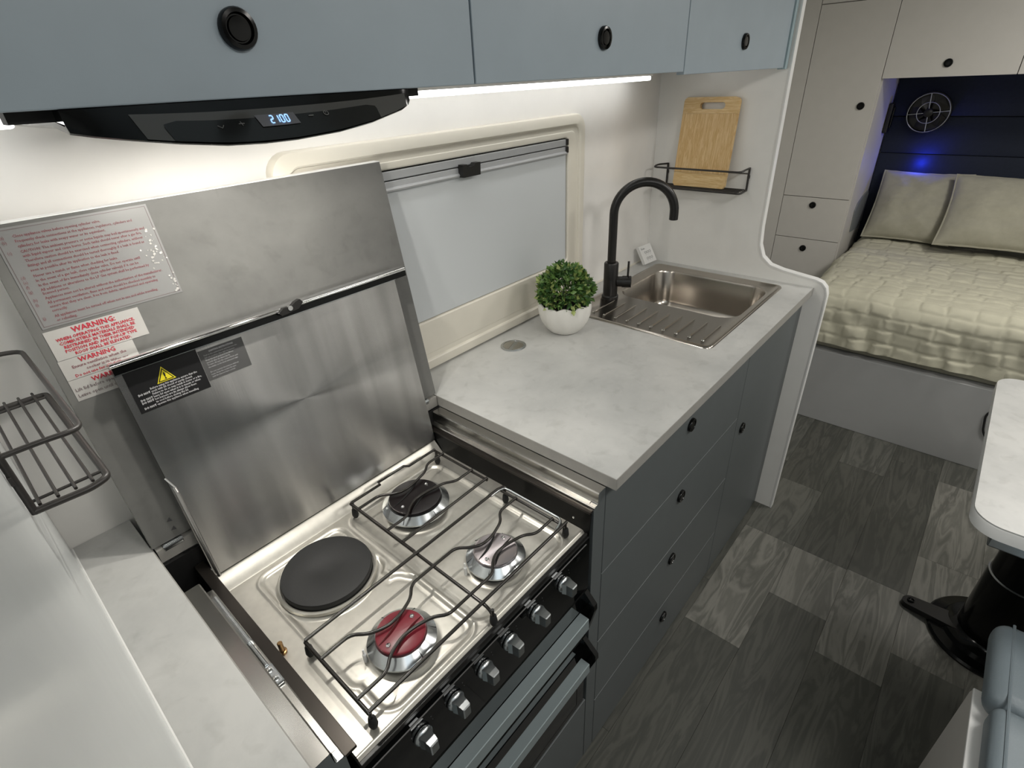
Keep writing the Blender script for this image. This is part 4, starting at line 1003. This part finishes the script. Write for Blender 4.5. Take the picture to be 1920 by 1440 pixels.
# small white box leaning in the corner behind the tap
t = thing('instruction_tag', 'small white square card leaning in the corner behind the sink', 'card', (1.09, 0.52, 0.0))
A = Vector((1.046, 0.524, 0.002)); B = Vector((1.122, 0.514, 0.004)); U = Vector((-0.012, 0.036, 0.078)).normalized()
exx = (B - A).normalized(); L_ = 0.066; nn = exx.cross(U).normalized()
A = A + Vector((0.0, 0, 0.006))
g = Geo(); c = [A, A + exx * L_, A + exx * L_ + U * L_, A + U * L_]; d = [p - nn * 0.012 for p in c]
g.add([tuple(p) for p in c + d], [(0, 1, 2, 3), (7, 6, 5, 4), (0, 4, 5, 1), (1, 5, 6, 2), (2, 6, 7, 3), (3, 7, 4, 0)]); g.out('card_body', M['white'], t)
textpart('printed_line', 'Dom', 0.009, M['ink_dark'], t, A + exx * 0.008 + U * 0.052, exx, U, lift=0.0006)
for r_i, n_ in enumerate((3, 3)):
    for k in range(n_):
        cc = A + exx * (0.024 + k * 0.012) + U * (0.040 - r_i * 0.022)
        g = Geo(); g.tube([tuple(cc + nn * 0.0006 + (exx * math.cos(a) + U * math.sin(a)) * 0.0042) for a in [2 * PI * q / 10 for q in range(10)]], 0.0004, 4, closed=True); g.out('printed_icon', M['ink_dark'], t)
        textpart('printed_line', '---', 0.006, M['ink_dark'], t, cc - exx * 0.004 - U * 0.010, exx, U, lift=0.0006)

# ------------------------------------------------------------------ bedroom end
WX, WYS, NAVX = 2.60, 0.225, 3.02
t = thing('wardrobe', 'tall warm-white wardrobe left of the bed with a long door above two drawers', 'wardrobe', (2.8, 0.4, FZ))
g = Geo(); g.box(WX + 0.016, 3.058, WYS, 0.695, FZ, CZ - 0.002); g.out('carcass', M['wardrobe'], t)
g = Geo(); g.box(WX + 0.001, WX + 0.016, 0.5455, 0.695, FZ, CZ - 0.004); g.out('filler_panel', M['wardrobe'], t)
g = Geo(); g.box(WX, WX + 0.015, WYS + 0.001, 0.5430, -0.0170, 0.828, 0.001); d = g.out('door', M['wardrobe'], t); knob(d, (WX, 0.281, 0.409), 'x')
g = Geo(); g.box(WX, WX + 0.015, WYS + 0.001, 0.5430, 0.831, CZ - 0.004, 0.001); g.out('top_panel', M['wardrobe'], t)
for z0, z1, kz_ in ((-0.2345, -0.020, -0.057), (-0.46, -0.2375, -0.287)):
    g = Geo(); g.box(WX, WX + 0.015, WYS + 0.001, 0.5430, z0, z1, 0.001); d = g.out('drawer', M['wardrobe'], t); knob(d, (WX, 0.389, kz_), 'x')
g = Geo(); g.box(WX, WX + 0.015, WYS + 0.001, 0.5430, FZ + 0.005, -0.463, 0.001); g.out('lower_panel', M['wardrobe'], t)
g = Geo(); g.box(WX + 0.017, 3.01, WYS + 0.002, WYS + 0.008, FZ + 0.3, CZ - 0.01); g.v = [(a, b - 0.008, c) for a, b, c in g.v]; g.out('side_panel', M['wardrobe'], t)
# grey pocket on the side
g = Geo(); pk = [(2.78, -0.215), (2.76, -0.10), (2.79, -0.065), (2.86, -0.045), (2.98, -0.03), (3.010, -0.05), (3.012, -0.20), (2.95, -0.225)]
g.prism(pk, 'y', WYS - 0.0125, WYS - 0.0065); g.out('side_pocket', M['pocket'], t)

t = thing('bed_cupboard', 'warm-white overhead cupboard above the bed pillows', 'cupboard', (2.8, -0.6, 0.52))
g = Geo(); g.box(WX + 0.016, 3.058, -1.695, WYS - 0.008, 0.524, CZ - 0.002); g.out('carcass', M['wardrobe'], t)
db = [WYS, -0.250, -0.73, -1.21, -1.69]
for i in range(4):
    g = Geo(); g.box(WX, WX + 0.015, db[i + 1] + 0.0015, db[i] - 0.0015, 0.520, CZ - 0.01, 0.001); d = g.out('door', M['wardrobe'], t)
    knob(d, (WX, (db[i] + db[i + 1]) / 2 + 0.004, 0.571), 'x')

t = thing('headboard', 'padded navy blue headboard panels on the wall behind the pillows', 'headboard', (NAVX, -0.5, -0.4))
zs = [-0.45, 0.16, 0.335, 0.5195]
for a, b in zip(zs, zs[1:]):
    g = Geo(); g.box(NAVX, 3.058, -1.69, WYS - 0.008, a + 0.0008, b - 0.0008, 0.006, 2); g.out('padded_panel', M['navy'], t, smooth=True)

t = thing('bed_fan', 'small black round fan with a wire guard on the navy wall above the pillow', 'fan', (NAVX, 0.06, 0.35))
fc = Vector((NAVX - 0.055, 0.048, 0.355))
def ringpts(r, x, n=32): return [(x, fc.y + r * math.cos(2 * PI * k / n), fc.z + r * math.sin(2 * PI * k / n)) for k in range(n)]
g = Geo(); g.loft([ringpts(0.090, NAVX - 0.004, 32), ringpts(0.094, NAVX - 0.03, 32), ringpts(0.092, fc.x + 0.008, 32), ringpts(0.088, fc.x + 0.008, 32), ringpts(0.084, NAVX - 0.02, 32)], True, True); g.out('housing', M['black_satin'], t, smooth=True, autosmooth=40)
for r in (0.087, 0.047):
    g = Geo(); g.tube(ringpts(r, fc.x, 40), 0.0018, 6, closed=True); g.out('guard_ring', M['satin'], t, smooth=True)
for a in (84, 174, 264, 354):
    c_, s_ = math.cos(math.radians(a)), math.sin(math.radians(a))
    g = Geo(); g.tube([(fc.x, fc.y + 0.016 * c_, fc.z + 0.016 * s_), (fc.x, fc.y + 0.087 * c_, fc.z + 0.087 * s_)], 0.0018, 6); g.out('guard_spoke', M['satin'], t, smooth=True)
g = Geo(); g.loft([ringpts(0.018, fc.x + 0.006, 20), ringpts(0.020, fc.x - 0.002, 20), ringpts(0.014, fc.x - 0.006, 20)], True, True); g.out('hub', M['black_satin'], t, smooth=True)
for k in range(5):
    a = 2 * PI * k / 5; v = []
    for rr, w_, tw in ((0.018, 0.010, 0.008), (0.05, 0.026, 0.010), (0.076, 0.024, 0.006)):
        for s_ in (-1, 1):
            v.append((fc.x + 0.022 + s_ * tw, fc.y + rr * math.cos(a) - s_ * w_ * math.sin(a), fc.z + rr * math.sin(a) + s_ * w_ * math.cos(a)))
    v2 = [(x + 0.0012, y, z) for x, y, z in v]
    g = Geo(); g.add(v + v2, [(0, 2, 3, 1), (2, 4, 5, 3), (7, 9, 8, 6), (9, 11, 10, 8), (0, 6, 8, 2), (2, 8, 10, 4), (4, 10, 11, 5), (5, 11, 9, 3), (3, 9, 7, 1), (1, 7, 6, 0)]); g.out('fan_blade', M['black_satin'], t)

t = thing('reading_light', 'slim black reading light on the wardrobe side beside the fan', 'light', (2.97, 0.21, 0.33))
g = Geo(); g.box(2.925, 2.985, WYS - 0.028, WYS - 0.0065, 0.262, 0.402, 0.006); g.out('lamp_body', M['black_satin'], t)
g = Geo(); g.box(2.940, 2.972, WYS - 0.036, WYS - 0.027, 0.285, 0.385, 0.004); g.out('lamp_lens', M['black_glass'], t)

t = thing('night_light', 'small glowing blue night light strip low on the navy headboard behind the pillow', 'light', (NAVX, 0.03, 0.16))
g = Geo(); g.box(NAVX - 0.012, NAVX - 0.0005, -0.005, 0.065, 0.036, 0.044, 0.001); g.out('lamp_body', M['black_satin'], t)
g = Geo(); g.box(NAVX - 0.010, NAVX - 0.002, 0.0, 0.06, 0.0442, 0.0470); g.out('led_lens', M['blue_led'], t)
bl = bpy.data.lights.new('night_light_glow', 'SPOT'); bl.spot_size = math.radians(115); bl.spot_blend = 1.0; bl.energy = 1.5; bl.color = (0.02, 0.05, 1.0); bl.shadow_soft_size = 0.012
bo = bpy.data.objects.new('night_light_glow', bl); bo.location = (NAVX - 0.022, 0.012, 0.082); bo.rotation_euler = (math.radians(180), math.radians(-12), 0); COL.objects.link(bo)

b2 = bpy.data.lights.new('night_light_glow', 'POINT'); b2.energy = 0.45; b2.color = (0.02, 0.05, 1.0); b2.shadow_soft_size = 0.012
b3 = bpy.data.objects.new('night_light_glow', b2); b3.location = (NAVX - 0.030, 0.020, 0.118); COL.objects.link(b3)

# bed
BTOP = -0.25
t = thing('bed', 'double bed on a plain grey base with a sage quilted cover, beyond the kitchen', 'bed', (2.4, -0.5, FZ))
g = Geo(); g.box(1.875, 3.015, -1.55, 0.170, FZ, -0.525, 0.002); g.out('bed_base', M['bedbase'], t)
g = Geo(); g.box(1.90, 3.012, -1.53, 0.150, -0.524, -0.30, 0.03, 3); g.out('mattress', M['pillow'], t, smooth=True)
# quilt: arc-length grid draped over the foot and the left side
RB = 0.075
def drape(s, edge):      # s grows towards the edge and then down; returns (horizontal, drop)
    s0 = edge - RB
    if s <= s0: return s, 0.0
    a = (s - s0) / RB
    if a < PI / 2: return s0 + RB * math.sin(a), RB * (1 - math.cos(a))
    return s0 + RB + 0.010 * (a - PI / 2) * 0.3, RB + (s - s0 - RB * PI / 2)
Lx, Ly = 3.005 - 1.872, 0.195 + 1.545
nS, nT = 300, 330
sS = np.linspace(0, Lx + 0.20, nS); sT = np.linspace(-1.0, Ly * 0 + 0.195 + 0.20, nT)
V = []; 
import mathutils.noise as mn
for i, s in enumerate(sS):
    hx, dxp = drape(s, Lx)
    for j, tt in enumerate(sT):
        hy, dyp = drape(tt + 1.55, 0.188 + 1.55) ; hy -= 1.55
        drop = math.hypot(dxp, dyp) if min(dxp, dyp) < 0.2 else max(dxp, dyp)
        drop = min(drop, 0.268)
        x = 3.005 - hx; y = hy
        # brick-like quilting
        cw, ch = 0.088, 0.056
        sw = s + 0.012 * mn.noise(Vector((s * 6, tt * 6, 7.0))); row = math.floor(sw / ch); u = (tt / cw + (row % 2) * 0.5 + 0.25 * math.sin(row * 2.7) + 0.10 * mn.noise(Vector((s * 7, tt * 7, 4.0)))); fu = u - math.floor(u); fv = sw / ch - row
        du = min(fu, 1 - fu) * cw; dv = min(fv, 1 - fv) * ch
        rh = (math.sin(row * 12.9 + math.floor(u) * 78.2) * 43758.5) % 1.0
        e = min(du, dv) + 0.008 * mn.noise(Vector((s * 30, tt * 30, 9.0))); q = 1 - math.exp(-(e / 0.007) ** 2)
        bump = 0.0042 * q + 0.0060 * (rh - 0.5) * q
        big = 0.012 * mn.noise(Vector((s * 4.0, tt * 4.0, 0.3))) + 0.006 * mn.noise(Vector((s * 16, tt * 16, 2.0)))
        fold = 0.0
        if dyp > 0.05 or dxp > 0.06:
            fold = 0.018 * mn.noise(Vector((tt * 20 + s * 3, s * 5, 5.0))) * min(1, (max(dxp, dyp) - 0.05) / 0.08)
        n = Vector((-1 if dxp > 0.02 else 0, 0, 0)); wx = min(1, dxp / RB); wy = min(1, dyp / RB)
        n = Vector((-wx, wy, max(0.0, 1 - max(wx, wy)) + 0.15)).normalized()
        p = Vector((x, y, BTOP - drop)) + n * (bump + big + fold)
        if p.z < -0.512: p.z = -0.512 + 0.004 * mn.noise(Vector((tt * 18, s * 18, 1)))
        V.append(tuple(p))
F = [(i * nT + j, i * nT + j + 1, (i + 1) * nT + j + 1, (i + 1) * nT + j) for i in range(nS - 1) for j in range(nT - 1)]
q = mobj('quilt', V, F, M['bed_fabric'], t, smooth=True, autosmooth=180)

def pillow(name, label, c, wd, ht, th_, lean, yaw, parent=None):
    t = thing(name, label, 'pillow', c, 'linen pillows leaning on the headboard')
    n = 44; V = []; F = []
    for side in (1, -1):
        for i in range(n + 1):
            for j in range(n + 1):
                u = -1 + 2 * i / n; v = -1 + 2 * j / n
                pin = 1 - 0.06 * (1 - abs(v)) * 0 
                a = (1 - abs(u) ** 2.6) ** 0.55 * (1 - abs(v) ** 2.6) ** 0.55 if abs(u) < 1 and abs(v) < 1 else 0
                ux = u * (1 - 0.05 * (1 - v * v)); vx = v * (1 - 0.05 * (1 - u * u))
                w_ = side * a * th_ / 2 + 0.014 * mn.noise(Vector((u * 2.6, v * 2.2, side))) * (a + 0.1) + 0.004 * mn.noise(Vector((u * 6, v * 22, side))) * a + (0.002 * mn.noise(Vector((u * 14, v * 10, side * 2))) * a)
                V.append((w_, ux * wd / 2, vx * ht / 2))
        k = 0 if side == 1 else (n + 1) ** 2
        for i in range(n):
            for j in range(n): F.append((k + i * (n + 1) + j, k + (i + 1) * (n + 1) + j, k + (i + 1) * (n + 1) + j + 1, k + i * (n + 1) + j + 1))
    R_ = Matrix.Rotation(yaw, 3, 'Z') @ Matrix.Rotation(lean, 3, 'Y')
    V = [tuple(R_ @ Vector(p) + Vector(c)) for p in V]
    o = mobj('pillow_cover', V, F, M['pillow'], t, smooth=True, autosmooth=60)
    g = Geo(); bd = []
    for i in range(60):
        a = i / 60 * 4; k = int(a); f = a - k; u, v = [(-1 + 2 * f, -1), (1, -1 + 2 * f), (1 - 2 * f, 1), (-1, 1 - 2 * f)][k]
        ux = u * (1 - 0.05 * (1 - v * v)); vx = v * (1 - 0.05 * (1 - u * u)); bd.append(tuple(R_ @ Vector((0.006 * mn.noise(Vector((u * 5, v * 5, 0))), ux * wd / 2, vx * ht / 2)) + Vector(c)))
    g.tube(bd, 0.005, 6, closed=True); g.out('piping', M['pillow'], t, smooth=True)
pillow('pillow', 'beige linen pillow in the corner beside the wardrobe', (2.90, -0.030, -0.080), 0.385, 0.36, 0.13, math.radians(30), 0.0)
pillow('pillow', 'beige linen pillow nearer the middle of the bed, cut by the right edge', (2.80, -0.43, -0.058), 0.54, 0.36, 0.14, math.radians(36), 0.04)

# black cable loop on the bed base
t = thing('cable', 'short black cable loop hanging on the bed base behind the table', 'cable', (1.86, -0.62, -0.6))
g = Geo(); g.tube(fillet([(1.866, -0.585, -0.585), (1.860, -0.560, -0.62), (1.862, -0.575, -0.70), (1.866, -0.598, -0.73)], 0.05, 6), 0.004, 8); g.out('cord', M['rubber'], t, smooth=True)
g = Geo(); g.box(1.861, 1.8745, -0.605, -0.575, -0.590, -0.575, 0.002); g.out('cord_clip', M['rubber'], t)

# ------------------------------------------------------------------ table with pedestal
TZ = -0.15
t = thing('dining_table', 'pale marble-look table on a black column pedestal at the right edge', 'table', (0.9, -0.8, FZ))
tp = rrect(0.468, 1.150, -1.25, -0.488, 0.05, 10)
g = Geo(); g.prism(tp, 'z', TZ - 0.003, TZ); g.out('table_top', M['stone'], t)
g = Geo(); g.loft([[(x, y, TZ - 0.003) for x, y in tp], [(x + (x - 0.81) * 0.003, y + 0.001, TZ - 0.006) for x, y in tp], [(x, y, TZ - 0.030) for x, y in tp]], False, True); g.out('table_edging', M['trim_white'], t, smooth=True)
g = Geo(); g.box(0.500, 1.05, -0.86, -0.5280, TZ - 0.072, TZ - 0.031, 0.003); fr = g.out('under_frame', M['satin'], t)
g = Geo(); g.tube([(0.53, -0.515, TZ - 0.050), (0.53, -0.530, TZ - 0.050)], 0.005, 12); g.out('release_pin', M['chrome'], t, smooth=True)
cx, cy = 0.965, -0.705
g = Geo(); g.lathe(cx, cy, [(0.080, -0.845), (0.078, -0.62), (0.074, -0.618), (0.072, -0.40), (0.068, -0.398), (0.066, TZ - 0.065)], 48, True, True); col = g.out('pedestal_column', M['black_gloss'], t, smooth=True, autosmooth=30)
for z_ in (-0.619, -0.399):
    g = Geo(); g.lathe(cx, cy, [(0.0775 if z_ < -.5 else .0715, z_ - 0.002), (0.0785 if z_ < -.5 else .0725, z_), (0.0745 if z_ < -.5 else .069, z_ + 0.002)], 48); g.out('collar_ring', M['satin'], t, smooth=True)
g = Geo(); g.lathe(cx, cy, [(0.145, FZ + 0.0005), (0.147, FZ + 0.008), (0.142, FZ + 0.014), (0.115, FZ + 0.018), (0.108, FZ + 0.030), (0.090, FZ + 0.036), (0.082, FZ + 0.045)], 56, True, True); g.out('pedestal_base', M['black_gloss'], t, smooth=True, autosmooth=30)
g = Geo(); a = Vector((0.965, -0.515, FZ + 0.012)); b = Vector((0.945, -0.640, FZ + 0.030)); dr = (b - a).normalized(); sd = Vector((-dr.y, dr.x, 0))
ol = [a + sd * 0.022 * math.cos(q_) - dr * 0.022 * math.sin(q_) for q_ in [PI * k / 10 for k in range(11)]] + [b - sd * 0.032, b + sd * 0.032]
g.loft([[tuple(p - Vector((0, 0, 0.010))) for p in ol], [tuple(p + Vector((0, 0, 0.008))) for p in ol]], True, True); g.out('foot_pedal', M['black_satin'], t)
g = Geo(); g.lathe(a.x, a.y, [(0.010, FZ + 0.018), (0.010, FZ + 0.0235), (0.007, FZ + 0.025), (0.005, FZ + 0.0215), (0.0004, FZ + 0.0215)], 20, cap1=True); g.out('pedal_screw', M['black_gloss'], t, smooth=True)

# ------------------------------------------------------------------ bench seat
t = thing('bench_seat', 'blue-grey vinyl bench seat with a white end board at the lower right', 'bench', (0.0, -0.9, FZ))
g = Geo(); g.prism([(-0.55, FZ), (0.352, FZ), (0.352, -0.450), (0.347, -0.438), (0.338, -0.433), (-0.55, -0.433)], 'y', -0.617, -0.586); g.out('end_board', M['wardrobe'], t)
g = Geo(); g.box(-0.55, 0.346, -0.6175, -0.5855, -0.4332, -0.427, 0.002); g.out('board_capping', M['trim_white'], t)
g = Geo(); g.box(-0.55, 0.30, -1.40, -0.62, FZ, -0.4275, 0.003); g.out('seat_box', M['bedbase'], t)
def cush(x0, x1, y0, y1, z0, z1, bv, name):
    g = Geo(); g.box(x0, x1, y0, y1, z0, z1, bv, 6); o = g.out(name, M['vinyl'], t, smooth=True, autosmooth=60); return o
cush(0.285, 0.488, -1.40, -0.592, -0.4265, -0.362, 0.026, 'seat_cushion')
cush(-0.55, 0.283, -1.40, -0.600, -0.4265, -0.362, 0.020, 'seat_cushion')
g = Geo(); g.tube([(0.48, -0.618, -0.3635), (0.29, -0.618, -0.3615), (-0.5, -0.621, -0.3615)], 0.0025, 6); g.out('seam_piping', M['vinyl'], t, smooth=True)
g = Geo(); g.box(0.302, 0.48, -1.40, -0.66, FZ, -0.4275, 0.003); g.out('seat_box', M['bedbase'], t)
